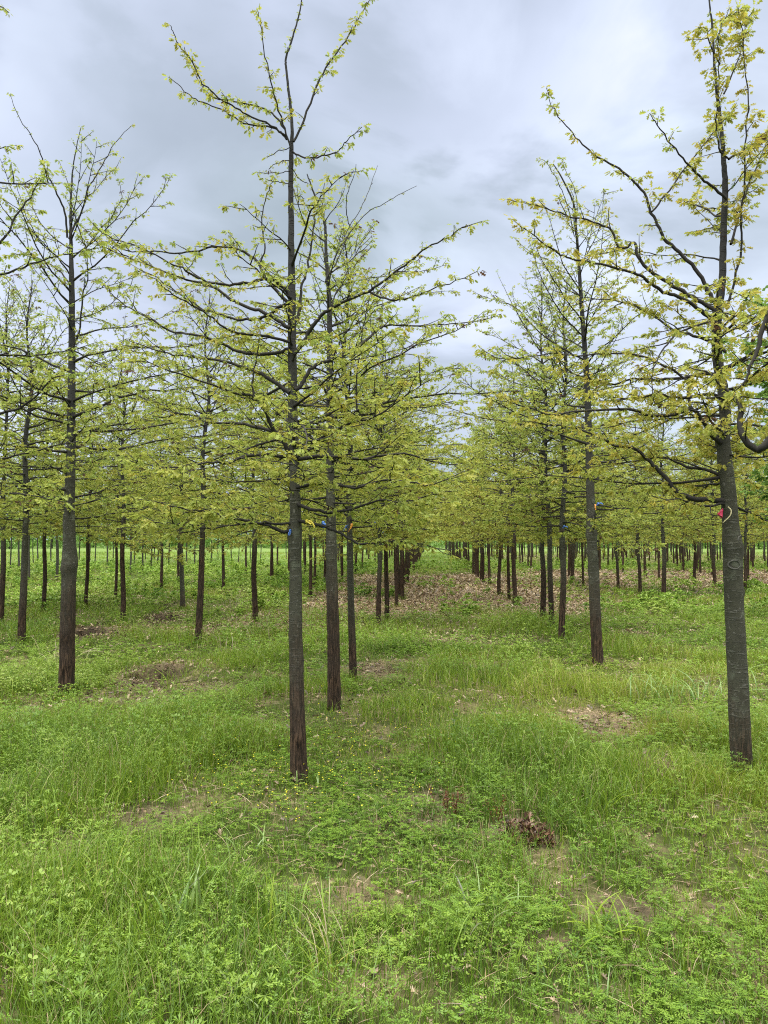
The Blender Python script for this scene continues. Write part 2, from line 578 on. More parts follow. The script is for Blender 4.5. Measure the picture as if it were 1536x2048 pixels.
def build_ground():
    def axis(inner, step, outer, nout):
        a = np.arange(-inner, inner + step / 2, step)
        b = np.geomspace(inner, outer, nout)[1:]
        return np.concatenate([-b[::-1], a, b])
    xs = axis(14, .12, 900, 26)
    ya = np.arange(-6, 24, .12)
    ys = np.concatenate([-np.geomspace(6, 900, 16)[1:][::-1], ya, np.geomspace(24, 1500, 40)])
    X, Y = np.meshgrid(xs, ys)
    x, y = X.ravel(), Y.ravel()
    far = 1 - smooth(60, 120, np.hypot(x, y))
    Z = height(x, y) * far
    nx, ny = len(xs), len(ys)
    i = np.arange(ny - 1)[:, None] * nx
    j = np.arange(nx - 1)[None, :]
    q = np.stack([i + j, i + j + 1, i + nx + j + 1, i + nx + j], -1).reshape(-1, 4)
    m, t, out = new_mat('meadow_soil')
    tcn = N(t, 'ShaderNodeTexCoord')
    ob = tcn.outputs['Object']
    s = attr(t, 'soil')
    lt = attr(t, 'litter')
    fine = noise(t, ob, 30, 6, .65)
    mid = noise(t, ob, 2.2, 5, .6)
    earth = mixc(t, fine, (.026, .020, .014), (.115, .090, .062))
    earth = mixc(t, mid, earth, mixc(t, fine, (.040, .030, .020), (.15, .118, .082)))
    green = mixc(t, fine, (.020, .026, .010), (.060, .085, .020))
    green = mixc(t, ramp(t, noise(t, ob, 1.1, 5, .6), ((.35, 0.), (.7, 1.))), green, mixc(t, fine, (.030, .032, .012), (.085, .090, .030)))
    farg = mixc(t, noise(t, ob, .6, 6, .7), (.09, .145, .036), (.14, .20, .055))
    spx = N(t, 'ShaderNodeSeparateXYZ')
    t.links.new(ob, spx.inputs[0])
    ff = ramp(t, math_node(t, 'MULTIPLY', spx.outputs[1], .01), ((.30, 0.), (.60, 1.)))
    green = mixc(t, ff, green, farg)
    leaf = mixc(t, ramp(t, noise(t, ob, 26, 5, .7), ((.38, 0.), (.62, 1.))), (.075, .052, .031), (.34, .26, .165))
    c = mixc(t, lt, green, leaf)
    earth = mixc(t, attr(t, 'pit_shade'), earth, mixc(t, fine, (.012, .009, .006), (.045, .032, .022)))  # near-black earth colour paints the shade inside the holes
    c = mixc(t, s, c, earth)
    p = N(t, 'ShaderNodeBsdfPrincipled')
    t.links.new(c, p.inputs['Base Color'])
    p.inputs['Roughness'].default_value = .95
    p.inputs['Specular IOR Level'].default_value = .1
    bp = N(t, 'ShaderNodeBump')
    bp.inputs['Strength'].default_value = .6
    bp.inputs['Distance'].default_value = .02
    t.links.new(fine, bp.inputs['Height'])
    t.links.new(bp.outputs[0], p.inputs['Normal'])
    t.links.new(p.outputs[0], out.inputs['Surface'])
    mb = MB()
    mb.add(np.stack([x, y, Z], 1), [q])
    o = link('ground', mb.mesh('ground', m, True, {'soil': soil(x, y), 'pit_shade': pit_shade(x, y), 'litter': litter(x, y) * far}))
    tag(o, kind='structure')


build_ground()


# ------------------------------------------------------------------ trees
def polylen(P):
    return np.concatenate([[0], np.cumsum(np.linalg.norm(np.diff(P, axis=0), axis=1))])


def at_len(P, S, s):
    i = min(max(np.searchsorted(S, s) - 1, 0), len(P) - 2)
    f = (s - S[i]) / max(S[i + 1] - S[i], 1e-9)
    return P[i] + (P[i + 1] - P[i]) * f, unit(P[i + 1] - P[i])


RIBBON_SPOTS = [unproject(*p) for p in ((580, 1066, 5.06), (618, 1050, 5.05), (647, 1050, 6.95), (698, 1056, 8.6), (750, 1050, 14.), (1193, 1010, 9.6), (1128, 1053, 11.9), (1443, 1030, 5.05))]


def pruned(sh, org):
    """growers keep the sprays around a tied ribbon cut back"""
    eye = np.array([0, 0, EYE])
    keep = []
    for c in sh.cl:
        p = c[0] + org
        ok = True
        for q in RIBBON_SPOTS:
            d = q - eye
            L2 = np.linalg.norm(d)
            t = (p - eye).dot(d) / L2
            if t < L2 + .1 and np.linalg.norm(p - eye - d / L2 * t) < .085 * t / 5.0:
                ok = False
        if ok:
            keep.append(c)
    sh.cl = keep


class Shoots:
    """wood and leaf clusters of one limb (or of a whole crown)"""

    def __init__(self):
        self.wood = []        # (P, R, sides)
        self.cl = []          # (pos, dir, scale, tint)


def add_twigs(sh, rng, P, R, twig, gap=.10, u0=.16, leaf=1.0, tint=.45, bare=0.0, depth=1, droop=0.0, cgap=.075):
    """alternate side twigs and leaf clusters along a limb"""
    S = polylen(P)
    Lm = S[-1]
    s = u0 * Lm + rng.uniform(0, gap)
    side = rng.choice([-1, 1])
    while s < Lm * .98:
        u = s / Lm
        p, d = at_len(P, S, s)
        hor = np.cross(d, UP)
        if np.linalg.norm(hor) < .35:
            a = rng.uniform(0, 6.283)
            hor = np.array([math.cos(a), math.sin(a), 0])
        hor = unit(hor)
        ang = math.radians(rng.uniform(32, 72))
        td = unit(d * math.cos(ang) + side * hor * math.sin(ang) + UP * rng.normal(.08, .22))
        ln = twig * (1 - .55 * u) * rng.uniform(.25, 1.0)
        if rng.random() < .22:
            ln *= .25
        if ln > .03:
            n = 5
            pts = [p]
            dd = td.copy()
            for k in range(n - 1):
                dd = unit(dd + rng.normal(0, .12, 3) + UP * .05)
                pts.append(pts[-1] + dd * ln / (n - 1))
            pts = np.array(pts)
            r0 = min(.0060, .0027 + .008 * ln)
            sh.wood.append((pts, np.linspace(r0, .0016, n), 4))
            if depth > 0 and ln > .22:
                add_twigs(sh, rng, pts, None, ln * .55, gap * 1.1, .3, leaf, tint, bare, depth - 1, droop, cgap)
            else:
                q = .35 * ln
                St = polylen(pts)
                while q < ln:
                    pp, pd = at_len(pts, St, min(q, St[-1]))
                    if rng.random() > bare:
                        sh.cl.append((pp, unit(pd + rng.normal(0, .45, 3)), leaf * rng.uniform(.55, 1.0), tint + rng.normal(0, .13)))
                    q += cgap * rng.uniform(.7, 1.4)
            if rng.random() > bare:
                sh.cl.append((pts[-1], unit(pts[-1] - pts[-2]), leaf * rng.uniform(.8, 1.25), tint + rng.normal(0, .13)))
        side = -side
        s += gap * rng.uniform(.55, 1.5) * (1.1 - .35 * u)
    # clusters straight on the limb
    s = max(u0 * 1.4, .3) * Lm
    while s < Lm:
        p, d = at_len(P, S, s)
        if rng.random() > max(bare, .12):
            sh.cl.append((p, unit(d * .4 + UP * .5 + rng.normal(0, .6, 3)), leaf * rng.uniform(.5, .95), tint + rng.normal(0, .13)))
        s += cgap * 1.5 * rng.uniform(.6, 1.4)
    if rng.random() > bare * .7:
        sh.cl.append((P[-1], unit(P[-1] - P[-2]), leaf * 1.2, tint + rng.normal(0, .1)))


def leaves_mesh(mb, rng, clusters, shape, per=(4, 8), size=(.028, .046), dead=.012):
    if not clusters:
        return
    pos = np.array([c[0] for c in clusters])
    d = np.array([c[1] for c in clusters])
    sc = np.array([c[2] for c in clusters])
    tn = np.array([c[3] for c in clusters])
    k = rng.integers(per[0], per[1] + 1, len(pos))
    idx = np.repeat(np.arange(len(pos)), k)
    n = len(idx)
    az = rng.uniform(0, 6.283, n)
    spread = np.stack([np.cos(az), np.sin(az), rng.uniform(-.6, .35, n)], 1)
    Y = unit(d[idx] * rng.uniform(.2, .9, n)[:, None] + spread * rng.uniform(.4, 1.1, n)[:, None] + np.array([0, 0, -.55]))
    base = pos[idx] + spread * (.008 * sc[idx])[:, None] + d[idx] * rng.uniform(0, .015, n)[:, None]
    Z = unit(UP[None] * .7 + rng.normal(0, .55, (n, 3)))
    X = unit(np.cross(Y, Z))
    Z = np.cross(X, Y)
    size_ = rng.uniform(size[0], size[1], n) * sc[idx] * 1.15
    tint = np.clip(tn[idx] + rng.normal(0, .07, n), 0, .9)
    ded = rng.random(len(pos)) < dead
    tint = np.where(ded[idx], rng.uniform(.96, 1.0, n), tint)
    place(mb, shape[0], shape[1], base, X, Y, Z, size_, tint)


def limb_curve(rng, start, az, el0, el1, ln, n=11, wob=.10):
    pts = [np.array(start, float)]
    a, steps = az, n - 1
    wz = 0.0
    for k in range(steps):
        u = k / (steps - 1)
        e = el0 + (el1 - el0) * u + wz
        wz = wz * .6 + rng.normal(0, wob)
        a += rng.normal(0, wob * .9)
        pts.append(pts[-1] + ln / steps * np.array([math.cos(e) * math.cos(a), math.cos(e) * math.sin(a), math.sin(e)]))
    return np.array(pts)


def wild_limb(rng, stem_at, H, clear, z, az, full=1.0):
    """one limb at height z of a young oak: level below, arching up in the middle, steep at the top"""
    t = (z - clear) / max(H - clear, .1)
    ln = np.interp(t, [0, .12, .3, .5, .7, 1], [1.3, 1.8, 2.2, 1.85, 1.1, .4]) * rng.uniform(.40, 1.15) * full
    ln = max(ln, .22)
    el0 = math.radians(np.interp(t, [0, .15, .4, .7, 1], [-6, 3, 15, 36, 64]) + rng.normal(0, 8))
    el1 = math.radians(np.interp(t, [0, .15, .4, .7, 1], [4, 4, 12, 46, 76]) + rng.normal(0, 12))
    p, r = stem_at(z)
    P = limb_curve(rng, p, az, el0, el1, ln)
    r0 = min(r * .45, .0030 + .0052 * ln)
    R = np.linspace(r0, .0018, len(P))
    R[0] *= 1.5
    return P, R, ln, t


def stem_fn(P, R):
    zs = P[:, 2]

    def f(z):
        return np.array([np.interp(z, zs, P[:, 0]), np.interp(z, zs, P[:, 1]), z]), np.interp(z, zs, R)
    return f


def trunk_mesh(P, R, sides=12, rng=None, knots=(), rough=.035, name='trunk'):
    mb = MB()
    n = len(P)
    ang = np.arange(sides) * 2 * math.pi / sides
    rs = np.ones((n, sides))
    if rng is not None:
        ph = rng.uniform(0, 6.283, 4)
        for k in range(2, 5):
            rs += rough * np.sin(k * ang[None] + ph[k - 2] + P[:, 2:3] * rng.uniform(.6, 2.2))
        rs += rng.normal(0, rough * .25, (n, sides))
    for kz, ka, amp, wz, wa in knots:
        da = (ang - ka + math.pi) % (2 * math.pi) - math.pi
        rs += amp * np.exp(-((P[:, 2:3] - kz) / wz) ** 2 - (da[None] / wa) ** 2)
    tube(mb, P, R, sides, .5, rs)
    return mb.mesh(name, M_BARK, True)


def base_flare(P, R):
    z = P[:, 2] - P[0, 2]
    return R * (1 + .26 * np.exp(-z / .10))


def std_stem(rng, H, r0, lean=.02, n=44):
    z = np.linspace(-.08, H, n)
    k = rng.uniform(1.2, 2.6, 2)
    ph = rng.uniform(0, 6.28, 4)
    amp = .007 + .016 * z / H * 2
    x = amp * (np.sin(z * k[0] * 1.6 + ph[0]) - math.sin(ph[0])) + lean * z * math.cos(ph[2])
    y = amp * (np.sin(z * k[1] * 1.6 + ph[1]) - math.sin(ph[1])) + lean * z * math.sin(ph[2])
    R = r0 * np.clip(1 - z / (H * 1.03), .004, 1) ** .78 + .0012
    P = np.stack([x, y, z], 1)
    return P, base_flare(P, R)


def wild_knots(rng, n=4, lo=.9, hi=1.75):
    return [(rng.uniform(lo, hi), rng.uniform(0, 6.28), rng.uniform(.12, .30), rng.uniform(.03, .05), rng.uniform(.5, .8)) for _ in range(n)] + \
           [(rng.uniform(1.25, 1.7), 0, rng.uniform(.06, .14), .04, 9.0)]


def simple_tree(seed, H, clear, nl, leafscale, tint, r0, dead, bare_top=.25, twig=.62, shape=LEAF_MID, per=(3, 7), size=(.029, .051), cgap=.066, gap=.085, sides=10):
    """trunk, crown (limbs and twigs) and foliage meshes of one young oak, to be shared by its copies"""
    rng = np.random.default_rng(seed)
    P, R = std_stem(rng, H, r0, .012)
    at = stem_fn(P, R)
    tm = trunk_mesh(P, R, sides, rng, wild_knots(rng))
    sh = Shoots()
    az = rng.uniform(0, 6.28)
    for i in range(nl):
        u = (i + rng.random()) / nl
        z = clear + (H - clear) * (u ** 1.15) * .97
        az += 2.4 + rng.normal(0, .4)
        PP, RR, ln, t = wild_limb(rng, at, H, clear, z, az)
        sh.wood.append((PP, RR, 5))
        add_twigs(sh, rng, PP, RR, min(twig, ln * .42), gap, .14, leafscale * (1.05 - .35 * t), tint + .1 * t, bare_top * max(0, t - .45) * 2, 1, cgap=cgap)
    for i in range(int(rng.integers(3, 6))):                      # long upright leaders
        p, r = at(clear + (H - clear) * rng.uniform(.42, .72))
        PP = limb_curve(rng, p, rng.uniform(0, 6.28), math.radians(rng.uniform(38, 58)), math.radians(rng.uniform(66, 84)), rng.uniform(1.0, 1.9), wob=.06)
        sh.wood.append((PP, np.linspace(min(r * .6, .012), .0018, len(PP)), 5))
        add_twigs(sh, rng, PP, None, .12, gap, .2, leafscale * .75, tint + .08, .3, 0, cgap=cgap)
    wood, fol = MB(), MB()
    for w in sh.wood:
        tube(wood, w[0], w[1], w[2], .5, cap=False)
    leaves_mesh(fol, rng, sh.cl, shape, per, size, dead)
    return tm, wood.mesh('crown', M_TWIG, True), fol.mesh('foliage', M_LEAF)


def tree_root(name, x, y, z=0.0):
    o = bpy.data.objects.new(name, None)
    o.empty_display_size = .2
    COL.objects.link(o)
    o.location = (x, y, z)
    return o


# ---- zooms of the photograph in which limbs were traced: (x offset, y offset, scale)
Z5, Z6, Z7, Z8 = (300, 0, 2.56), (300, 450, 2.56), (936, 0, 2.56), (936, 500, 2.56)
Z1, ZL, ZF = (0, 900, 2.0), (0, 150, 3.7225), (0, 0, 1.0)


def px_of(z, pts):
    return [(z[0] + a / z[2], z[1] + b / z[2]) for a, b in pts]


def hero_tree(name, seed, stem_px, y0, traced, wild, leafscale, tint, label, group, bark_line, shift, knots=(), dead=.012, crown=None, extra_front=(), clear=1.72, twig=.42, sides=20, leader=.6):
    """a near oak: its trunk and main limbs follow the photograph, each limb gets a depth of its own; every limb is a branch part"""
    rng = np.random.default_rng(seed)
    g0 = unproject(stem_px[0][0], stem_px[0][1], y0)
    root = tree_root(name, g0[0], y0, min(0.0, float(height(np.array([g0[0]]), np.array([y0]))[0])))
    org = np.array([g0[0], y0, 0])
    pts = np.array([unproject(a, b, y0) for a, b, r in stem_px]) - org
    rad = np.array([r * y0 / F for a, b, r in stem_px])
    pts[:, 1] += np.linspace(0, 1, len(pts)) * .1
    pts = np.vstack([[pts[0][0], pts[0][1], -.1], pts[1:]])
    P = catmull(pts, 8)
    R = np.interp(np.linspace(0, 1, len(P)), np.linspace(0, 1, len(pts)), rad)
    P[1:-1, :2] += rng.normal(0, .0012, (len(P) - 2, 2))
    R = base_flare(P, R)
    at = stem_fn(P, R)
    H = P[-1, 2]
    tr = link('trunk', trunk_mesh(P, R, sides, rng, list(knots) + wild_knots(rng, 5, .5, 2.4), .03), root)
    tr['bark_line'] = bark_line

    def branch(PP, RR, tw, t, leaf=1.0, bare=0.0, u0=.12, depth=1, gap=.095, dd=dead):
        sh = Shoots()
        sh.wood.append((PP, RR, 8))
        add_twigs(sh, rng, PP, RR, tw, gap, u0, leafscale * leaf, tint + rng.normal(0, .05), bare, depth, cgap=.058)
        pruned(sh, org)
        wood, fol = MB(), MB()
        for w in sh.wood:
            tube(wood, w[0], w[1], w[2], .5)
        leaves_mesh(fol, rng, sh.cl, LEAF_HI, (4, 9), (.023, .044), dd)
        b = link('branch', wood.mesh('branch', M_TWIG, True), root)
        if fol.n:
            f = link('foliage', fol.mesh('foliage', M_LEAF), b)
            f['leaf_shift'] = shift

    for tup in traced:
        z, dpt, r0, opts, plist = tup
        q = px_of(z, plist)
        s = np.linspace(0, 1, len(q))
        d0 = opts.get('d0', 0.0)
        W3 = np.array([unproject(a, b, y0 + d0 + (dpt - d0) * (u ** 1.1)) for (a, b), u in zip(q, s)]) - org
        PP = catmull(W3, 4)
        PP[1:-1] += rng.normal(0, .0035, (len(PP) - 2, 3))
        branch(PP, np.linspace(r0, .0022, len(PP)), opts.get('tw', .22) * (1.4 if opts.get('tw', .22) > .19 else 1.0), 0, opts.get('leaf', 1.0), opts.get('bare', 0.0), opts.get('u0', .12), opts.get('depth', 1), opts.get('gap', .095) * .85)
    for z0, z1, n, azc, azw, full in wild:
        for i in range(n):
            z = z0 + (z1 - z0) * (i + rng.random()) / n
            az = azc + (rng.choice([0, math.pi]) if azw < 3 and full > 0 else 0) + rng.uniform(-azw, azw)   # a negative reach keeps one side only
            PP, RR, ln, t = wild_limb(rng, at, H, clear, z, az, abs(full))
            branch(PP, RR * .9, min(twig, ln * .5), t, 1.05 - .3 * t)
    if leader:
        k0 = int(len(P) * leader)
        branch(P[k0:], np.minimum(R[k0:] * .5, .0015), .07, 0, .7, .25, .02, 0, .09)
    tag(root, label, 'tree', group)
    return root, at, org


GROUP = 'young oaks planted in rows'
# the oak left of the aisle, closest to the camera
A_STEM = [(600, 1566, 17), (594, 1400, 14.3), (591, 1200, 13.2), (590, 1060, 12), (588, 950, 11), (585, 850, 9.8), (583, 700, 8.4), (582, 600, 7.6), (581, 500, 6.2),
          (580, 400, 5.3), (580, 310, 4.8), (582, 250, 3.4), (578, 195, 2.9), (570, 129, 2.4), (569, 101, 2.2), (581, 62, 1.9), (597, 0, 1.5), (603, -50, 1.0)]
TOP = dict(tw=.10, leaf=1.0, depth=0, gap=.068, u0=.04)
A_TR = [
    (Z5, .25, .0085, TOP, [(735, 725), (790, 610), (850, 450), (900, 350), (980, 240), (1060, 110), (1120, 0), (1150, -50)]),
    (Z5, -.2, .0065, TOP, [(720, 760), (690, 660), (650, 540), (620, 420), (590, 290), (570, 150), (555, 60)]),
    (Z5, .35, .0065, TOP, [(690, 660), (640, 595), (560, 548), (430, 520), (330, 500), (265, 440), (225, 350), (200, 330)]),
    (Z5, -.3, .0070, TOP, [(700, 700), (620, 640), (500, 590), (420, 540), (330, 480), (260, 410), (215, 310), (150, 230), (120, 170), (105, 130)]),
    (Z5, .1, .0070, TOP, [(700, 715), (660, 670), (600, 648), (500, 635), (430, 600), (340, 550), (250, 515), (190, 480), (140, 430), (95, 395)]),
    (Z5, -.25, .0065, TOP, [(728, 775), (790, 808), (880, 800), (960, 775), (1010, 720), (1085, 650)]),
    (Z5, .2, .003, dict(tw=.05, leaf=.7, depth=0), [(715, 755), (660, 775), (600, 805)]),
    (Z5, -.2, .003, dict(tw=.05, leaf=.7, depth=0), [(715, 820), (660, 828), (610, 865)]),
    (Z5, .3, .003, dict(tw=.05, leaf=.7, depth=0), [(715, 878), (640, 885), (550, 885)]),
    (Z5, -.3, .003, dict(tw=.05, leaf=.7, depth=0), [(715, 940), (650, 930), (590, 915)]),
    (Z5, .2, .003, dict(tw=.05, leaf=.7, depth=0), [(722, 860), (770, 920), (810, 940)]),
    (Z5, .2, .003, dict(tw=.06, leaf=.7, depth=0), [(722, 1010), (760, 1000), (790, 1018)]),
    (Z6, .55, .0125, dict(tw=.22, u0=.2), [(712, 400), (640, 330), (580, 250), (560, 200), (500, 150), (420, 115), (340, 112), (250, 130), (130, 142), (20, 135), (-130, 125), (-255, 30), (-290, -10)]),
    (Z6, .2, .0060, dict(tw=.14, d0=.12, depth=0), [(562, 200), (590, 120), (575, 20), (573, -60), (600, -160), (640, -245)]),
    (Z6, -.5, .0130, dict(tw=.26, u0=.2), [(712, 370), (690, 330), (640, 290), (585, 280), (480, 300), (380, 305), (290, 290), (200, 245), (150, 215), (30, 155), (-120, 90), (-250, 40)]),
    (Z6, .8, .0125, dict(tw=.26, u0=.2), [(710, 400), (640, 435), (590, 470), (520, 485), (430, 480), (350, 455), (250, 420), (150, 350), (60, 290), (0, 250), (-80, 240)]),
    (Z6, .35, .0140, dict(tw=.26, u0=.2), [(715, 525), (640, 480), (560, 440), (470, 410), (400, 370), (330, 320), (240, 290), (130, 265), (0, 210), (-150, 150), (-260, 100), (-295, 30)]),
    (Z6, -.75, .0105, dict(tw=.28), [(715, 600), (640, 575), (560, 565), (450, 550), (380, 525), (300, 460), (180, 390), (100, 340), (30, 280)]),
    (Z6, .3, .0135, dict(tw=.30), [(715, 635), (640, 655), (540, 662), (450, 645), (350, 600), (220, 560), (100, 540), (0, 480), (-100, 430), (-180, 370), (-240, 300)]),
    (Z6, .6, .0150, dict(tw=.32), [(715, 860), (600, 780), (500, 735), (400, 705), (280, 680), (120, 665), (0, 630), (-130, 615)]),
    (Z6, -.45, .0160, dict(tw=.32), [(722, 1200), (690, 1120), (620, 1030), (590, 940), (530, 880), (430, 860), (350, 830), (200, 780), (0, 710), (-120, 700)]),
    (Z6, -.1, .0070, dict(tw=.18, d0=-.2, depth=0), [(530, 880), (520, 800), (545, 700), (550, 650), (560, 580)]),
    (Z6, .9, .0130, dict(tw=.34), [(725, 1080), (600, 1050), (450, 1015), (300, 1010), (200, 970), (60, 985), (-80, 1000)]),
    (Z6, -.8, .0125, dict(tw=.34), [(722, 1190), (600, 1175), (480, 1185), (400, 1220), (320, 1215), (200, 1230), (60, 1240), (-120, 1200)]),
    (Z6, .3, .0110, dict(tw=.18, depth=0), [(738, 510), (768, 430), (775, 320), (800, 250), (820, 130), (840, 0), (845, -40), (880, -100), (895, -220)]),
    (Z6, -.3, .0145, dict(tw=.24, u0=.2), [(738, 660), (790, 590), (830, 520), (870, 470), (930, 430), (1000, 385), (1110, 345), (1160, 310), (1240, 250), (1330, 185), (1420, 115), (1530, 62), (1600, 10), (1640, 5)]),
    (Z6, -.55, .0070, dict(tw=.15, d0=-.18), [(1130, 345), (1230, 385), (1330, 370), (1430, 330), (1536, 295), (1680, 235)]),
    (Z6, .45, .0145, dict(tw=.24, u0=.2, gap=.12), [(740, 845), (775, 820), (800, 770), (850, 715), (930, 690), (1030, 650), (1080, 610), (1130, 570), (1180, 525), (1240, 510), (1370, 518), (1450, 510), (1536, 508), (1690, 490), (1800, 455)]),
    (Z6, .5, .0140, dict(tw=.32), [(735, 1035), (850, 1005), (960, 980), (1040, 960), (1100, 935), (1250, 930), (1400, 935), (1560, 900)]),
    (Z6, .3, .0065, dict(tw=.20, d0=.25, depth=0), [(1060, 955), (1055, 800), (1080, 620), (1100, 480), (1120, 380)]),
    (Z6, -.6, .0130, dict(tw=.34), [(735, 1115), (820, 1115), (870, 1095), (940, 1060), (1030, 1010), (1150, 980), (1330, 860), (1450, 780)]),
    (Z6, .2, .0140, dict(tw=.34), [(740, 1200), (900, 1185), (1100, 1195), (1300, 1170), (1536, 1230), (1650, 1200)]),
    (Z1, -.35, .0130, dict(tw=.28, leaf=1.3), [(1175, 326), (1120, 325), (1060, 295), (980, 280), (900, 270), (820, 245), (760, 240), (600, 205), (500, 190)]),
    (Z1, -.5, .0085, dict(tw=.26, leaf=1.4), [(1175, 300), (1080, 292), (1000, 295), (900, 305), (800, 315), (700, 295), (600, 290)]),
    (Z1, -.35, .0120, dict(tw=.26, leaf=1.1), [(1190, 282), (1240, 292), (1290, 305), (1350, 325), (1430, 375), (1500, 372), (1580, 362), (1700, 378), (1800, 420)]),
    (Z1, -.4, .0130, dict(tw=.30, leaf=1.35), [(1185, 215), (1260, 240), (1340, 250), (1440, 225), (1540, 200), (1650, 220), (1800, 210)]),
    (Z1, -.7, .0120, dict(tw=.32, leaf=1.35), [(1185, 150), (1300, 130), (1420, 150), (1560, 120), (1700, 140), (1850, 100)]),
]
A_KN = [(.98, 3.4, .10, .05, .6), (1.32, 5.6, .13, .04, .6), (1.15, 4.4, .07, .03, .5), (1.66, .3, .25, .05, .6), (1.67, 3.2, .25, .05, .6), (2.05, 4.6, .15, .05, .7)]
A_ROOT, A_AT, A_ORG = hero_tree('oak_tree', 11, A_STEM, 5.1, A_TR,
                                [(1.80, 2.7, 10, math.pi / 2, .7, .85), (1.85, 2.5, 10, 0, 6.3, .75), (2.7, 3.6, 8, math.pi / 2, .5, .55)],
                                1.0, .36, 'young oak nearest the aisle, closest tree on its left, blue tape under its lowest limb', GROUP, .86, 0.0, A_KN)

# the thick grey oak at the right edge
R_STEM = [(1485, 1560, 19.5), (1479, 1400, 19), (1472, 1250, 18), (1468, 1150, 18), (1465, 1060, 16.5), (1458, 960, 14.5), (1450, 880, 13.5), (1455, 830, 11.5), (1449, 770, 10.5),
          (1440, 711, 10), (1440, 629, 9.5), (1448, 578, 8), (1452, 547, 7), (1455, 449, 6.3), (1459, 371, 5.8), (1457, 324, 5.2), (1453, 254, 4), (1446, 187, 3.2), (1440, 117, 2.6), (1436, 39, 2.0), (1432, 0, 1.7), (1424, -80, 1.0)]
TOPR = dict(tw=.16, leaf=1.15, depth=0, gap=.062, u0=.08)
R_TR = [
    (Z8, .3, .016, dict(tw=.24, u0=.25), [(1285, 330), (1240, 290), (1150, 240), (1050, 180), (950, 120), (870, 30), (850, 60 - 100), (780, 0), (735, -100), (640, -145), (500, -180), (400, -210), (300, -240), (200, -260)]),
    (Z8, -.4, .015, dict(tw=.24, u0=.25), [(1285, 400), (1225, 340), (1180, 300), (1080, 240), (1000, 210), (920, 160), (880, 130), (800, 105), (680, 70), (550, 50), (470, 20), (380, -40), (320, -90), (265, -120)]),
    (Z7, .2, .015, dict(tw=.18, u0=.2, gap=.12), [(1290, 1590), (1240, 1510), (1180, 1400), (1100, 1310), (1020, 1240), (980, 1170), (940, 1090), (900, 990), (830, 910), (750, 850), (640, 790), (570, 720), (500, 640), (440, 560), (400, 450)]),
    (Z7, -.3, .010, dict(tw=.14, u0=.2), [(1325, 1020), (1240, 950), (1180, 900), (1120, 830), (1040, 740), (970, 640), (930, 580)]),
    (Z7, .35, .007, TOPR, [(940, 1085), (1010, 1000), (1100, 880), (1200, 750), (1290, 640), (1380, 540)]),
    (Z7, .3, .008, TOPR, [(1335, 815), (1400, 780), (1480, 720), (1560, 650), (1620, 500)]),
    (Z7, -.2, .007, TOPR, [(1330, 810), (1290, 760), (1270, 650), (1280, 500), (1285, 300), (1275, 180)]),
    (Z8, -.15, .009, TOPR, [(1330, 300), (1365, 150), (1400, 0), (1400, -180), (1415, -400), (1420, -520), (1435, -780), (1420, -930), (1400, -1130), (1385, -1240)]),
    (Z7, .3, .006, TOPR, [(1310, 480), (1350, 380), (1400, 250), (1420, 120), (1440, 80)]),
    (Z7, -.3, .006, TOPR, [(1290, 330), (1240, 230), (1220, 150), (1180, 140)]),
    (Z7, .2, .005, TOPR, [(1280, 200), (1310, 100), (1400, 60)]),
    (Z7, .5, .009, TOPR, [(1345, 1250), (1380, 1130), (1440, 950), (1500, 800), (1540, 700)]),
    (Z8, -.4, .010, dict(tw=.26), [(1320, 420), (1380, 360), (1460, 330), (1560, 300)]),
    (Z8, -.5, .008, dict(tw=.28), [(1290, 350), (1200, 380), (1100, 410), (1020, 480), (970, 560), (945, 650), (960, 780), (1080, 800)]),
    (Z8, .4, .014, dict(tw=.34), [(1300, 640), (1240, 635), (1100, 655), (980, 665), (850, 660), (720, 690), (600, 650), (440, 600)]),
    (Z8, -.5, .017, dict(tw=.34), [(1300, 990), (1250, 950), (1210, 890), (1150, 815), (1060, 840), (950, 850), (850, 820), (700, 820), (540, 830), (430, 845), (280, 800), (120, 760)]),
    (Z8, .1, .011, dict(tw=.28, d0=-.1), [(1150, 815), (1125, 760), (1130, 700), (1100, 650), (1000, 590), (880, 540), (740, 530), (560, 540), (430, 530), (200, 560), (80, 520)]),
    (Z8, .25, .021, dict(tw=.32), [(1345, 1290), (1250, 1280), (1140, 1270), (1060, 1230), (1000, 1150), (930, 1080), (860, 1020), (760, 1000), (660, 950), (560, 915), (400, 885), (260, 875)]),
    (Z8, .5, .010, dict(tw=.28), [(1370, 1315), (1450, 1350), (1536, 1390), (1600, 1400)]),
    (Z8, -.4, .009, dict(tw=.26), [(1320, 1300), (1180, 1310), (1080, 1275), (960, 1290)]),
    (Z8, .6, .014, dict(tw=.34), [(1340, 1180), (1240, 1130), (1120, 1110), (1000, 1060), (880, 1080), (740, 1090), (560, 1130)]),
    (Z8, -.6, .013, dict(tw=.34), [(1320, 760), (1240, 740), (1100, 760), (960, 740), (800, 760), (640, 730)]),
    (Z8, .5, .012, dict(tw=.34), [(1320, 520), (1250, 470), (1130, 430), (1050, 410), (960, 340), (860, 290), (760, 260), (650, 250), (520, 290)]),
]
R_KN = [(1.56, 5.1, .30, .045, .55), (1.57, 3.6, .22, .045, .5), (1.52, 6.1, .30, .05, .5), (1.38, 4.6, .10, .07, .5), (1.55, 0, .08, .05, 9), (.95, 4.6, .06, .05, .5),
        (2.1, 3.3, .3, .06, .7), (2.28, 3.3, .4, .06, .6)]
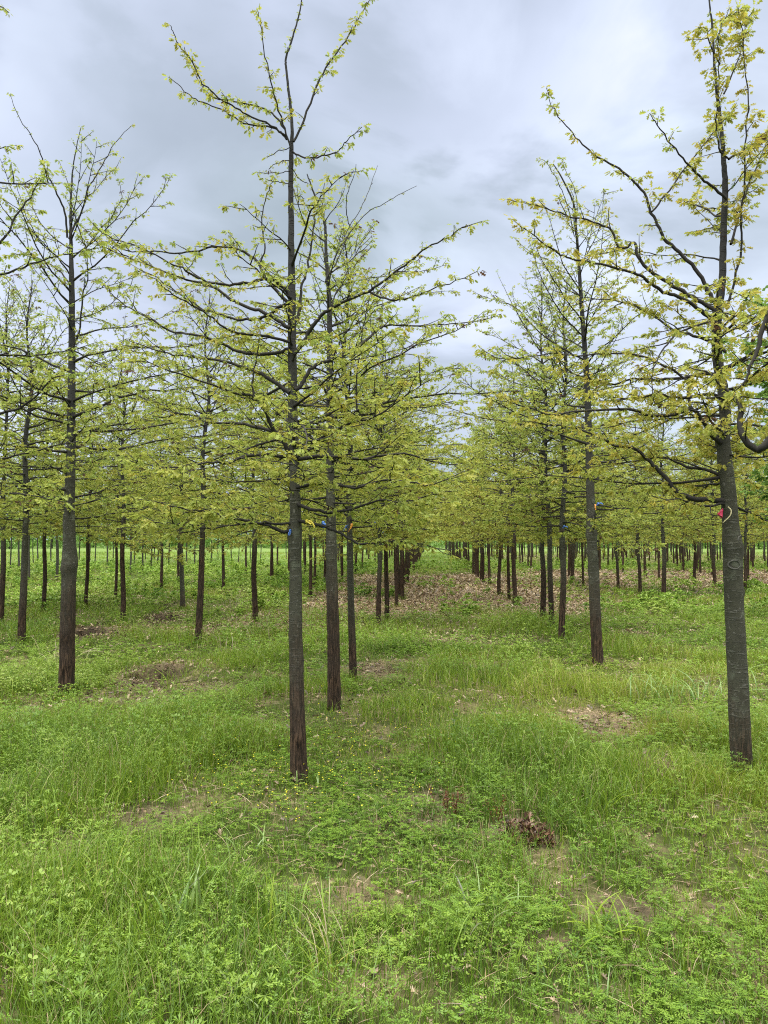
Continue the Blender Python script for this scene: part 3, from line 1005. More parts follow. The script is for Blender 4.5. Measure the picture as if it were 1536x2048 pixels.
R_ROOT, R_AT, R_ORG = hero_tree('oak_tree', 12, R_STEM, 5.2, R_TR,
                                [(2.0, 2.9, 11, math.pi / 2, .7, .9), (2.0, 2.8, 11, 0, 6.3, .85), (2.9, 4.2, 9, math.pi / 2, .6, .6)],
                                1.15, .25, 'thick grey oak at the right with a pink ribbon and ringed scar', GROUP, .32, -.02, R_KN)
# healed pruning scars on the grey trunk
for px, py, rx, rz in ((1463, 1129, 10.5, 8.5), (1478, 1079, 8, 7)):
    c = unproject(px, py, R_ORG[1]) - R_ORG
    axp, rr = R_AT(c[2])
    a = np.linspace(0, 2 * math.pi, 29)[:-1]
    mb = MB()
    dx = c[0] - axp[0] + np.cos(a) * rx * 5.2 / F
    yy = axp[1] - np.sqrt(np.clip((rr * 1.10) ** 2 - dx ** 2, 0, None)) - .002
    ring = np.stack([axp[0] + dx, yy, c[2] + np.sin(a) * rz * 5.2 / F], 1)
    tube(mb, np.vstack([ring, ring[:1]]), .0042 + .0022 * np.sin(np.append(a, 0) * 1.0 + 4.4), 6, .5, cap=False)
    link('pruning_scar', mb.mesh('pruning_scar', M_SCAR, True), R_ROOT)

# the oak with the brown trunk just behind the near left one
B_STEM = [(669, 1424, 14), (667, 1300, 12.5), (664, 1180, 11.5), (662, 1080, 10.5), (660, 950, 8.5), (659, 800, 7.3), (659, 700, 6), (658, 620, 5), (655, 555, 4.2), (651, 500, 3.2), (648, 440, 2.6), (634, 400, 2), (618, 355, 1.4), (612, 338, 1)]
B_TR = [
    (Z6, .4, .0095, TOP, [(900, 290), (930, 200), (990, 90), (1030, 30), (1040, 10)]),
    (Z5, .7, .0060, dict(tw=.10, leaf=.6, depth=0, bare=.5), [(900, 1430), (960, 1330), (1000, 1240), (1040, 1170), (1110, 1090), (1200, 1040), (1290, 990), (1365, 952)]),
    (Z5, .5, .0045, dict(tw=.06, leaf=.5, depth=0, bare=.7), [(1000, 1240), (1020, 1160), (1080, 1070), (1120, 970), (1165, 848)]),
    (Z5, -.3, .0045, dict(tw=.06, leaf=.5, depth=0, bare=.6), [(1025, 1160), (1005, 1080), (1010, 1000), (1040, 910), (1055, 840)]),
    (Z6, .8, .007, dict(tw=.2), [(920, 470), (960, 330), (1040, 290), (1150, 270), (1300, 250), (1400, 235), (1520, 203)]),
]
hero_tree('oak_tree', 13, B_STEM, 7.2, B_TR, [(1.72, 3.0, 22, 0, 6.3, 1.0), (3.0, 4.7, 15, 0, 6.3, .9)], 1.0, .45,
          'brown trunked young oak standing second in the row left of the aisle', GROUP, 1.15, 0.0, wild_knots(np.random.default_rng(5)), dead=.05, sides=16)

# the oak at the left with three long bare leaders
L_STEM = [(133, 1393, 15.5), (134, 1300, 14), (136, 1180, 13.2), (137, 1130, 13.5), (136, 1020, 10.5), (139, 900, 8.8), (140, 760, 7.2), (140, 640, 6), (139, 560, 5.2), (137, 480, 3.4), (136, 400, 2.2), (138, 350, 1.6), (142, 310, 1.2), (149, 270, .9), (154, 245, .6)]
L_TR = [
    (ZL, .3, .011, dict(tw=.10, leaf=.7, depth=0, bare=.45, u0=.3), [(515, 1220), (560, 1110), (610, 1010), (660, 840), (720, 740), (800, 600), (870, 490), (990, 368)]),
    (ZL, -.4, .011, dict(tw=.10, leaf=.7, depth=0, bare=.45, u0=.3), [(500, 1210), (480, 1020), (440, 920), (380, 790), (330, 690), (290, 560), (220, 430), (130, 290), (75, 145)]),
    (ZL, .5, .009, TOP, [(640, 1300), (600, 1180), (560, 1060), (530, 930), (500, 800), (440, 640)]),
    (ZL, -.2, .012, dict(tw=.2), [(525, 2060), (585, 1930), (620, 1650), (655, 1480), (640, 1290), (600, 1180)]),
    (ZL, .4, .008, TOP, [(640, 1290), (740, 1160), (830, 1060), (900, 930), (905, 900), (880, 770)]),
    (ZL, -.5, .009, dict(tw=.2), [(515, 1480), (440, 1370), (340, 1270), (250, 1160), (190, 1030), (120, 800)]),
    (ZL, .6, .009, dict(tw=.2), [(520, 1560), (430, 1450), (300, 1370), (180, 1330), (60, 1350)]),
]
hero_tree('oak_tree', 14, L_STEM, 7.9, L_TR, [(1.72, 3.2, 26, 0, 6.3, 1.05), (3.2, 5.0, 17, 0, 6.3, .95)], 1.05, .46,
          'young oak at the left with three long bare leaders and a knobbly trunk', GROUP, 1.05, 0.0,
          [(1.33, 5.3, .28, .05, .6), (1.28, 3.9, .25, .05, .6), (1.33, 0, .12, .05, 9), (1.0, 4.5, .08, .05, .6)], dead=.04, sides=16)

# the grey and brown oak that closes the right row of the aisle behind the thick one
R2_STEM = [(1197, 1333, 11.5), (1192, 1250, 10.8), (1188, 1150, 10.3), (1185, 1080, 10), (1181, 950, 7.8), (1177, 800, 6.2), (1172, 700, 5), (1165, 600, 4.0), (1160, 520, 3.2), (1155, 450, 2.4), (1150, 400, 2), (1128, 350, 1.5), (1110, 320, 1)]
R2_TR = [
    (Z7, .4, .006, TOP, [(550, 1200), (560, 1050), (540, 950), (500, 870), (478, 805)]),
    (Z7, -.5, .006, TOP, [(545, 1210), (500, 1020), (460, 930), (400, 830), (365, 810)]),
    (Z7, .6, .008, TOP, [(570, 1510), (500, 1440), (430, 1340), (320, 1290), (230, 1210)]),
    (Z8, .5, .009, TOP, [(570, 230), (480, 180), (430, 60)]),
    (Z8, -.6, .010, dict(tw=.3), [(590, 440), (500, 350), (420, 230), (360, 100), (310, -60)]),
    (Z8, .6, .012, dict(tw=.3), [(595, 560), (480, 500), (380, 430), (300, 350), (240, 290), (170, 265), (60, 230)]),
]
hero_tree('oak_tree', 15, R2_STEM, 9.8, R2_TR, [(1.72, 3.2, 24, 0, 6.3, 1.05), (3.2, 5.6, 19, 0, 6.3, .95)], 1.1, .40,
          'second oak in the row right of the aisle, grey trunk turning rust below', GROUP, .85, 0.0, wild_knots(np.random.default_rng(8)), sides=16)

# two oaks whose trunks stand just outside the picture and reach into it with their limbs
N_STEM = [(1835, 1800, 26), (1828, 1400, 22), (1822, 1080, 19), (1815, 800, 15), (1805, 500, 10), (1800, 200, 6), (1795, 0, 3)]
N_TR = [
    (Z8, .3, .030, dict(tw=.24, u0=.3, gap=.13), [(2240, 1150), (2000, 1080), (1800, 1000), (1620, 900), (1490, 1030), (1400, 930), (1390, 800), (1340, 730), (1240, 640), (1130, 600)]),
    (Z8, -.1, .024, dict(tw=.26, u0=.35, gap=.13), [(2230, 900), (2000, 800), (1800, 600), (1640, 300), (1540, 330), (1490, 480), (1450, 580), (1420, 660), (1370, 720)]),
    (Z8, .2, .011, dict(tw=.26, u0=.4), [(2230, 950), (1900, 850), (1700, 800), (1536, 770), (1380, 750)]),
    (Z8, .5, .012, dict(tw=.26, u0=.35), [(2230, 700), (1950, 560), (1700, 500), (1560, 560), (1460, 640)]),
]
hero_tree('oak_tree', 16, N_STEM, 3.6, N_TR, [(1.85, 4.3, 24, 0.0, 1.25, -.9)], .95, .24, 'dark limbs of an oak reaching in from beyond the right edge', GROUP, .6, -.05, (), sides=14, leader=0)
T_STEM = [(-330, 1580, 18), (-335, 1300, 16), (-338, 1080, 13), (-340, 800, 10), (-338, 500, 7), (-340, 200, 4), (-335, 0, 2)]
T_TR = [
    (ZF, .2, .012, dict(tw=.24, u0=.3), [(-335, 640), (-220, 560), (-100, 520), (0, 483), (30, 430), (60, 390), (85, 350), (92, 335)]),
    (ZF, .5, .012, dict(tw=.24, u0=.3), [(-335, 600), (-200, 590), (-80, 560), (0, 546), (60, 525), (110, 510), (170, 497), (210, 490)]),
    (ZF, -.3, .012, dict(tw=.26, u0=.3), [(-335, 480), (-200, 400), (-80, 365), (0, 361), (60, 363), (125, 361)]),
    (ZF, .3, .013, dict(tw=.30, u0=.3), [(-335, 1000), (-200, 990), (-80, 940), (0, 915), (60, 900), (140, 880), (200, 885)]),
    (ZF, -.2, .013, dict(tw=.30, u0=.3), [(-335, 960), (-150, 880), (-20, 830), (40, 810), (90, 770), (110, 750), (160, 745)]),
    (ZF, .6, .013, dict(tw=.30, u0=.3), [(-335, 800), (-200, 760), (-60, 708), (60, 707), (110, 700), (170, 690)]),
    (ZF, .0, .012, dict(tw=.30, u0=.3), [(-335, 1060), (-160, 1000), (-40, 985), (60, 985), (130, 1000)]),
    (ZF, -.3, .011, dict(tw=.10, u0=.6, depth=0, leaf=.7), [(-335, 250), (-220, 120), (-120, 60), (-40, 25), (0, 10), (18, 20)]),
]
hero_tree('oak_tree', 17, T_STEM, 5.0, T_TR, [(1.8, 3.4, 9, -.1, .7, 1.0)], 1.0, .50, 'leafy oak limbs reaching in from beyond the left edge', GROUP, .8, .04, (), sides=14)

# ---- shared meshes of the oaks farther down the rows
VAR = []
for k, (H, clear, nl, ls, tint, r0, dead) in enumerate(((5.9, 1.62, 52, 1.1, .42, .058, .02), (5.5, 1.70, 48, 1.15, .50, .055, .05), (6.2, 1.66, 56, 1.05, .46, .060, .015),
                                                        (5.3, 1.58, 46, 1.15, .36, .054, .03), (5.7, 1.72, 50, 1.1, .54, .057, .10), (6.0, 1.60, 54, 1.1, .44, .062, .02))):
    VAR.append(simple_tree(100 + k, H, clear, nl + 10, ls * 1.08, tint - .07, r0 * .95, dead))
FAR = []
for k, (H, clear, nl, tint) in enumerate(((5.8, 1.6, 34, .48), (5.4, 1.65, 32, .42), (6.1, 1.62, 36, .54))):
    FAR.append(simple_tree(200 + k, H, clear, nl + 8, 1.3, tint - .07, .056, .03, twig=.45, shape=LEAF_LO, per=(2, 4), size=(.06, .10), cgap=.14, gap=.19, sides=7))

rng = np.random.default_rng(77)
PROTO = {}


def far_root(me):
    """the first tree of a kind is built, the others copy it and each of its parts"""
    r = bpy.data.objects.new('oak_tree', None)
    t = bpy.data.objects.new('trunk', me[0])
    c = bpy.data.objects.new('crown', me[1])
    f = bpy.data.objects.new('foliage', me[2])
    return r, t, c, f


def plant(key, me, x, y, label, s=1.0, bark=None, girth=1.0, group=GROUP, shift=0.0):
    first = key not in PROTO
    if first:
        PROTO[key] = far_root(me)
        r, t, c, f = PROTO[key]
    else:
        r, t, c, f = (o.copy() for o in PROTO[key])
    for o in (r, t, c, f):
        COL.objects.link(o)
    t.parent, c.parent, f.parent = r, r, c
    r.location = (x, y, float(height(np.array([x]), np.array([y]))[0]) if y < 60 else 0)
    r.rotation_euler = (rng.normal(0, .008), rng.normal(0, .010), rng.uniform(0, 6.283))
    r.scale = (s, s, s)
    t.scale = (girth, girth, 1)
    t['bark_line'] = float(rng.uniform(.7, 1.9)) if bark is None else bark
    f['leaf_shift'] = shift
    tag(r, label, 'tree', group)
    return r


ORD = ['first', 'second', 'third', 'fourth', 'fifth', 'sixth', 'seventh', 'eighth', 'ninth', 'tenth', 'eleventh', 'twelfth']
spots = []       # x, y, label, bark, girth


def row_pixels(pix, labels, barks=None, girth=None):
    out = []
    for k, (px, py) in enumerate(pix):
        g = ground_at(px, py)
        spots.append((g[0], g[1], labels[k], None if barks is None else barks[k], 1.0 if girth is None else girth[k]))
        out.append(g)
    return out


AISLE_L, AISLE_R = 'in the row left of the aisle', 'in the row right of the aisle'
row_pixels([(706, 1361), (757, 1253), (774, 1240), (793, 1213), (805, 1200)],
           ['slim grey and brown oak third ' + AISLE_L, 'fourth oak ' + AISLE_L + ', beyond the gap', 'dark brown oak trunk fifth ' + AISLE_L,
            'sixth oak ' + AISLE_L + ', at the edge of the leaf litter', 'seventh oak ' + AISLE_L + ', close behind the sixth'], [.75, 1.0, 1.6, 1.5, 1.3], [.9, .9, .9, .9, .9])
row_pixels([(1123, 1282), (1104, 1258), (1086, 1241), (1030, 1214), (1018, 1200), (998, 1190), (979, 1171)],
           ['third oak ' + AISLE_R + ', front of three close trunks', 'thin fourth oak ' + AISLE_R + ', middle of three close trunks',
            'fifth oak ' + AISLE_R + ', leftmost of three close trunks', 'sixth oak ' + AISLE_R + ', beside the leaf litter', 'seventh oak ' + AISLE_R,
            'eighth oak ' + AISLE_R + ', beyond the leaf litter edge', 'ninth oak ' + AISLE_R], [1.0, .9, 1.2, 1.7, 1.6, 1.6, 1.4], [.95, .85, 1.1, 1, .9, .9, .9])
row_pixels([(397, 1288), (511, 1241), (621, 1195), (610, 1146), (683, 1150)],
           ['dark brown oak trunk right of the large bare hole in the grass', 'brown oak trunk beside dry leaf litter left of the near trunk',
            'brown oak trunk seen just right of the near trunk, deep in the grass', 'small oak trunk far behind the near left trunk', 'small far oak trunk between the two near trunks'],
           [1.7, 1.5, 1.6, 1.4, 1.4], [1.05, 1.1, 1, .9, .9])
row_pixels([(43, 1288), (246, 1243), (365, 1217), (447, 1187), (492, 1151), (542, 1166), (555, 1136)],
           ['brown oak trunk left of the knobbly trunk at the left', 'dark oak trunk between the two small bare holes', 'pale grey oak trunk behind the farthest bare hole',
            'oak trunk beside the tall dry grass tuft', 'small oak trunk in open grass behind the dry tuft', 'small oak trunk right of the dry grass tuft', 'tiny oak trunk far back in the open grass'],
           [.8, 1.8, .2, 1.8, 1.5, 1.5, 1.5], [1.1, 1, 1.05, .9, .9, .9, .9])
row_pixels([(1, 1247), (87, 1227), (171, 1216), (231, 1201), (323, 1183), (357, 1171)],
           ['oak trunk cut off by the left edge of the photo', 'slim dark oak trunk between the two left trunks, in open grass', 'slim oak trunk just right of the knobbly left trunk',
            'thin oak trunk left of the dark one at the holes', 'slim oak trunk in bright grass left of the pale trunk', 'thin dark oak trunk beside the pale grey one'],
           [1.2, 1.7, 1.7, 1.7, 1.2, 1.5], [.9, .85, .85, .8, .85, .8])
row_pixels([(1328, 1204), (1280, 1192), (1236, 1182), (1197, 1173), (1166, 1176), (1144, 1166)],
           ['front oak of the second row right of the aisle, at the litter edge', 'second oak behind the front one of the second right row', 'third oak of the second right row, in pale leaf litter',
            'thin oak trunk half hidden by the grey and rust trunk', 'slim oak trunk left of the grey and rust trunk', 'slim oak trunk behind the three close trunks on the right'],
           [1.0, 1.1, .9, 1.2, 1.4, 1.2], [1.15, 1.1, 1, .8, .8, .85])
row_pixels([(1490, 1188), (1430, 1175), (1389, 1172), (1318, 1160), (1289, 1150), (1394, 1142), (1365, 1139), (1335, 1135), (1216, 1137)],
           ['brown oak trunk peeping out right behind the thick grey one', 'oak trunk in leaf litter just left of the thick grey one', 'slim oak trunk second left of the thick grey one',
            'slim oak trunk behind the front one of the second right row', 'thin far oak trunk between two brown trunks in the litter', 'thin dark oak far behind the litter band',
            'thin oak trunk beyond the pale litter band on the right', 'small oak trunk beyond the litter band, in thin grass', 'small oak trunk in the grass strip behind the litter'],
           [1.2, .9, 1.4, 1.3, 1.2, 1.2, 1.3, 1.3, 1.3], [1.0, 1.1, .9, .9, .8, .9, .8, .85, .8])

have = [(s[0], s[1]) for s in spots]


def fill_row(r, y0, y1, step, label, keep=1.0):
    y = y0
    while y < y1:
        x = r + y * SLOPE + rng.normal(0, .10)
        yy = y + rng.normal(0, .12)
        if rng.random() < keep and all((x - a) ** 2 + (yy - b) ** 2 > 1.1 for a, b in have) and abs(x) < yy * .56 + .9:
            spots.append((x, yy, label, None, rng.uniform(.85, 1.05)))
            have.append((x, yy))
        y += step


fill_row(-.93, 21.6, 100, 1.75, 'small trunk in the tight far line along the left side of the aisle', .93)
fill_row(2.05, 26.5, 100, 1.75, 'small trunk in the tight far line along the right side of the aisle', .93)
fill_row(-3.6, 25, 90, 1.8, 'far oak in the thin woodland behind the near left trunks', .85)
fill_row(-6.3, 31, 80, 1.9, 'far oak in the thin woodland behind the near left trunks', .7)
for k, r in enumerate((5.6, 9.1, 12.6, 16.1, 19.6, 23.1, 26.6, 30.1)):
    fill_row(r, (30, 31, 27, 33, 38, 44, 50, 57)[k], 100, 1.85, 'distant oak among the many rows beyond the leaf litter at the right', .9)
spots.sort(key=lambda s: s[1])
NEAR_MAX = 283
for k, (x, y, label, bark, girth) in enumerate(spots[:NEAR_MAX]):
    sc = rng.uniform(.92, 1.06)
    if y < 30:
        v = int(rng.integers(0, len(VAR)))
        plant(('mid', v), VAR[v], x, y, label, sc, bark, girth)
    else:
        v = int(rng.integers(0, len(FAR)))
        plant(('far', v), FAR[v], x, y, label, sc, bark, girth)

# the rest of the rows, past the 300th tree: one mass
REST = spots[NEAR_MAX:]


def mass_of_trees(name, pts, tint, leafmat, leafn, size, hmin, hmax, spread, clear, trunk_r, label, cat):
    """one mass of far trees: thin stems carrying layered leaf sprays"""
    rg = np.random.default_rng(5)
    fol, wood = MB(), MB()
    for x, y, *_ in pts:
        H = rg.uniform(hmin, hmax)
        tube(wood, np.array([(x, y, -.1), (x + rg.normal(0, .03), y, H * .4), (x + rg.normal(0, .08), y, H)]), [trunk_r, trunk_r * .7, .008], 6, .5)
        n = leafn
        z = clear + (H - clear) * rg.random(n) ** 1.5
        rad = spread * (1 - ((z - clear) / (H - clear)) * .85) * np.sqrt(rg.random(n))
        a = rg.uniform(0, 6.283, n)
        pos = np.stack([x + rad * np.cos(a), y + rad * np.sin(a), z], 1)
        Y = unit(rg.normal(0, 1, (n, 3)) + np.array([0, 0, -.3]))
        Z = unit(rg.normal(0, .6, (n, 3)) + UP)
        X = unit(np.cross(Y, Z))
        place(fol, LEAF_MID[0], LEAF_MID[1], pos, X, Y, np.cross(X, Y), rg.uniform(size[0], size[1], n), np.clip(tint + rg.normal(0, .12, n), 0, .9))
    fo = link(name, fol.mesh(name, leafmat))
    tag(fo, label, cat, kind='stuff')
    w = link('stems', wood.mesh('stems', M_TWIG, True), fo)
    return fo


if REST:
    mass_of_trees('distant_orchard_rows', REST, .5, M_LEAF, 420, (.10, .19), 5.2, 6.2, 1.5, 1.6, .055, 'farthest rows of oaks merging into one pale green band at the horizon', 'trees')

# a far line of leafy trees that closes the field, and loose young stems in the open field at the left
pts = []
for a in np.linspace(-62, 62, 190):
    d = 150 + rng.uniform(-14, 20)
    pts.append((d * math.sin(math.radians(a)), d * math.cos(math.radians(a))))
mass_of_trees('distant_woods', pts, .45, M_GREENLEAF, 560, (.5, 1.0), 8, 13, 3.8, .4, .12, 'pale green wood closing the field along the horizon', 'woods')

# slim nursery stems far out in the open field at the left
STEMS = simple_tree(300, 5.6, 1.75, 40, 1.5, .55, .042, .0, twig=.55, shape=LEAF_LO, per=(2, 4), size=(.06, .09), cgap=.15, gap=.2, sides=6)
SAP = []
for px, py in ((20, 1142), (36, 1146), (58, 1165), (116, 1163), (214, 1139), (261, 1150), (286, 1147), (302, 1136), (318, 1133), (243, 1128), (270, 1127), (378, 1138), (392, 1128), (408, 1123),
               (421, 1132), (437, 1122), (477, 1124), (340, 1136), (190, 1128), (178, 1125), (160, 1127), (80, 1130), (66, 1128), (100, 1124), (226, 1122), (356, 1122), (310, 1120), (290, 1119), (465, 1120), (525, 1124), (574, 1118), (500, 1121)):
    g = ground_at(px + rng.normal(0, 2), py)
    SAP.append((g[0], g[1]))
for x, y in SAP:
    plant(('sapling', 0), STEMS, x, y, 'thin grey sapling in the bright open field at the far left', rng.uniform(.9, 1.2), .1, rng.uniform(.8, 1.1), 'saplings in the open field', .15)


# the fuller, greener tree behind the thick grey oak
def green_tree(px, y, H, seed, label):
    rg = np.random.default_rng(seed)
    g = unproject(px, HZ, y)
    root = tree_root('leafy_tree', g[0], y, 0)
    P, R = std_stem(rg, H, .16, .01)
    t = link('trunk', trunk_mesh(P, R, 12, rg), root)
    t['bark_line'] = .3
    at = stem_fn(P, R)
    sh = Shoots()
    az = 0
    for i in range(70):
        z = 1.7 + (H - 1.9) * ((i + rg.random()) / 70) ** 1.2
        tt = (z - 1.7) / (H - 1.7)
        az += 2.4
        p, r = at(z)
        ln = (1.0 + 2.6 * math.sin(math.pi * (.15 + .8 * tt))) * .62 * rg.uniform(.7, 1.1)
        PP = limb_curve(rg, p, az, math.radians(25 + 30 * tt), math.radians(10 + 40 * tt), ln)
        sh.wood.append((PP, np.linspace(min(r * .5, .03), .004, len(PP)), 5))
        add_twigs(sh, rg, PP, None, ln * .5, .14, .15, 1.7, .4, 0, 1, cgap=.10)
    wood, fol = MB(), MB()
    for w in sh.wood:
        tube(wood, w[0], w[1], w[2], .5, cap=False)
    leaves_mesh(fol, rg, sh.cl, LEAF_MID, (4, 7), (.045, .075), 0)
    c = link('crown', wood.mesh('crown', M_TWIG, True), root)
    link('foliage', fol.mesh('foliage', M_GREENLEAF), c)
    tag(root, label, 'tree')


green_tree(1680, 14.0, 6.2, 61, 'full bright green tree at the right edge behind the yellow leaved oak')


# ------------------------------------------------------------------ flagging ribbons
def strip(mb, P, Wd, w):
    P = np.asarray(P, float)
    Wd = unit(np.broadcast_to(np.asarray(Wd, float), P.shape))
    w = np.broadcast_to(np.asarray(w, float), (len(P),))[:, None]
    T = unit(np.gradient(P, axis=0))
    Nn = unit(np.cross(T, Wd)) * .0006
    V = np.concatenate([P - Wd * w / 2 + Nn, P + Wd * w / 2 + Nn, P - Wd * w / 2 - Nn, P + Wd * w / 2 - Nn])
    n = len(P)
    i = np.arange(n - 1)
    a, b, c, d = i, i + n, i + 2 * n, i + 3 * n
    mb.add(V, [np.stack([a, a + 1, b + 1, b], 1), np.stack([c, d, d + 1, c + 1], 1), np.stack([a, c, c + 1, a + 1], 1), np.stack([b, b + 1, d + 1, d], 1)])


def ribbon(px, py, y, tails, mat, label, wrap=.012, w=.018, wrap_dir=(1, 0, 0)):
    c = unproject(px, py, y)
    mb = MB()
    ax = unit(np.array(wrap_dir, float))
    u = unit(np.cross(ax, UP)) if abs(ax[2]) < .9 else np.array([1., 0, 0])
    v = np.cross(ax, u)
    a = np.linspace(0, 2 * math.pi, 15)
    strip(mb, wrap * (np.cos(a)[:, None] * u + np.sin(a)[:, None] * v) + .004 * np.sin(a * .5)[:, None] * ax, ax, w)     # loop round the wood
    for tl in tails:                                                     # loose tails: pixel offsets
        pts = [np.zeros(3)] + [np.array([dx * y / F, -.012 - .008 * k, -dy * y / F]) for k, (dx, dy) in enumerate(tl)]
        P = catmull(np.array(pts) + np.array([0, -wrap, 0]), 4)
        strip(mb, P, np.array([.7, .3, .55]), np.linspace(w, w * .6, len(P)))
    o = link('flagging_ribbon', mb.mesh('flagging_ribbon', mat))
    o.location = c
    tag(o, label, 'ribbon', 'flagging ribbons tied to the oaks')
    return o


ribbon(580, 1062, 5.06, [[(-2, 4), (-1, 9)], [(1, 5), (1, 8)]], M_BLUE, 'short blue tape hanging under the lowest left limb of the near oak', .012, .010)
ribbon(613, 1043, 5.05, [[(7, -1), (14, 4), (17, 13)], [(5, 2), (10, 6)], [(10, 3), (17, 9)]], M_YELLOW, 'bright yellow tape on the right low limb of the near oak', .013, .013)
ribbon(646, 1046, 6.95, [[(-3, 6), (4, 10)], [(5, 3), (3, 8)]], M_BLUE, 'blue tape on a limb beside the yellow one', .018, .022)
ribbon(703, 1050, 8.6, [[(-3, 8), (-6, 14)], [(-1, 7), (-4, 10)]], M_ORANGE, 'orange tape hanging on the slim third trunk', .016, .02)
ribbon(692, 1054, 8.62, [[(-3, 4), (-4, 7)], [(3, -3), (6, -4)]], M_BLUE, 'blue tape just left of the orange one', .016, .02)
ribbon(750, 1047, 14.0, [[(-3, 4), (-4, 7)], [(4, 2), (7, 4)]], M_BLUE, 'small blue tape high on the fourth trunk left of the aisle', .04, .045)
ribbon(766, 1066, 15.2, [[(-3, 3), (-4, 6)], [(4, 2), (5, 5)]], M_BLUE, 'lower small blue tape on the fifth trunk left of the aisle', .04, .04)
ribbon(1196, 1008, 9.6, [[(4, -2), (8, 1)], [(-4, 1), (-6, 4)]], M_BLUE, 'blue tape on the limb right of the grey and rust trunk', .02, .022)
ribbon(1190, 1012, 9.62, [[(-1, 4), (0, 8)]], M_ORANGE, 'small orange tape against the grey and rust trunk', .02, .022)
ribbon(1128, 1053, 11.9, [[(-3, 1), (-5, 3)], [(4, 0), (6, 2)]], M_BLUE, 'blue tape right of the three close trunks', .02, .024)
ribbon(1319, 1032, 19.4, [[(4, -1), (7, 1)], [(-4, -1), (-6, 0)]], M_YELLOW, 'tiny yellow tape in the crown of the front second row oak', .03, .035)
# pink ribbon with its cream tie on the thick grey trunk
pk = tree_root('flagging_ribbon', *unproject(1446, 1020, 5.05))
mb = MB()
k = 5.05 / F
V2 = np.array([(0, 0), (0, 8), (-2, 18), (-6, 20), (-10, 12), (-13, 8), (-8, 5), (-6, 0), (-2, -4)]) * k * .85
pts3 = np.stack([V2[:, 0], -.004 + .012 * np.sin(V2[:, 1] * 60), -V2[:, 1]], 1)
n = len(pts3)
mb.add(np.concatenate([pts3, pts3 + np.array([0, .0015, 0])]), [np.arange(n)[None], np.arange(2 * n - 1, n - 1, -1)[None],
                                                                 np.array([(i, i + n, (i + 1) % n + n, (i + 1) % n) for i in range(n)])])
link('ribbon_tail', mb.mesh('ribbon_tail', M_PINK), pk)
mb = MB()
lp = catmull(np.array([(6 * k, -.028, 6 * k), (11 * k, -.034, 0), (11 * k, -.036, -8 * k), (7 * k, -.03, -15 * k), (1 * k, -.018, -22 * k), (-2 * k, -.01, -26 * k)]), 5)
tube(mb, lp, np.linspace(.0042, .0028, len(lp)), 6)
link('tie', mb.mesh('tie', M_CREAM, True), pk)
tag(pk, 'pink ribbon with a cream tie hanging on the thick grey trunk', 'ribbon', 'flagging ribbons tied to the oaks')


# ------------------------------------------------------------------ meadow: grass, weeds, flowers, litter
def sample(rg, y0, y1, dens, half=.62, pad=.9):
    area = (half * (y1 ** 2 - y0 ** 2) + 2 * pad * (y1 - y0))
    n = int(area * dens)
    y = np.sqrt(rg.uniform(y0 ** 2, y1 ** 2, n))
    x = rg.uniform(-1, 1, n) * (half * y + pad)
    return x, y


def clear_of_trunks(x, y):
    return np.ones_like(x, bool)


def blades(mb, rg, x, y, h, w, tint, seg, bend=(.15, .75), sink=.01):
    n = len(x)
    if n == 0:
        return
    z = height(x, y) - sink
    az = rg.uniform(0, 6.283, n)
    fz = az + math.pi / 2 + rg.normal(0, .5, n)
    b = rg.uniform(bend[0], bend[1], n)
    ts = np.linspace(0, 1, seg + 1)
    rows = []
    for t in ts:
        hor = h * b * t ** 2 * .9
        ver = h * (t - .42 * b * t ** 2.4)
        cx, cy_, cz = x + np.cos(az) * hor, y + np.sin(az) * hor, z + ver
        ww = w * (1 - t) ** .7 * .5 * (1.0 if t > 0 else .75)
        if t < 1:
            rows.append(np.stack([cx - np.cos(fz) * ww, cy_ - np.sin(fz) * ww, cz], 1))
            rows.append(np.stack([cx + np.cos(fz) * ww, cy_ + np.sin(fz) * ww, cz], 1))
        else:
            rows.append(np.stack([cx, cy_, cz], 1))
    V = np.stack(rows, 1)
    kk = V.shape[1]
    off = (np.arange(n) * kk)[:, None]
    polys = [np.array([2 * s, 2 * s + 1, 2 * s + 3, 2 * s + 2])[None] + off for s in range(seg - 1)]
    polys.append(np.array([kk - 3, kk - 2, kk - 1])[None] + off)
    mb.add(V.reshape(-1, 3), polys, np.repeat(tint, kk))


def greenness(x, y):
    """how thick the sward stands"""
    s = soil(x, y)
    lt = litter(x, y)
    patch = fbm(x * .8, y * .8, 51, 4)
    gap = smooth(.58, .70, fbm(x * 3.6 + 7, y * 3.2, 53, 3))          # thin spots where thatch shows
    return np.clip((1 - .96 * s) * (1 - .93 * lt) * (.55 + 1.1 * smooth(.28, .62, patch)) * (1 - .5 * gap), 0, 1.2)


def foot(x, y):
    """the sward stays low around the feet of the near trees"""
    f = np.zeros_like(x)
    for bx, by in FEET:
        f = np.maximum(f, np.exp(-(((x - bx) / .5) ** 2 + ((y - by + .4) / .9) ** 2)))
    return f


FEET = [(-.56, 5.1), (2.42, 5.2), (-.47, 7.2), (-3.26, 7.9), (2.72, 9.8)]


def lushness(x, y):
    """how tall the sward stands, in clumps"""
    a = fbm(x * 1.1, y * 1.0, 71, 3)
    b = fbm(x * .35 + 3, y * .35, 73, 3)
    right = smooth(.3, 1.6, x - y * .05) * (1 - smooth(7, 11, y))
    return np.clip(.30 + 1.5 * smooth(.36, .66, a) * (.55 + .9 * b) + .12 * right - 1.1 * foot(x, y), .15, 1.9)


def hue(x, y, rg):
    a = fbm(x * .45, y * .45, 61, 3)
    return np.clip(.40 + (a - .5) * 1.3 + rg.normal(0, .19, len(x)), 0, .9)


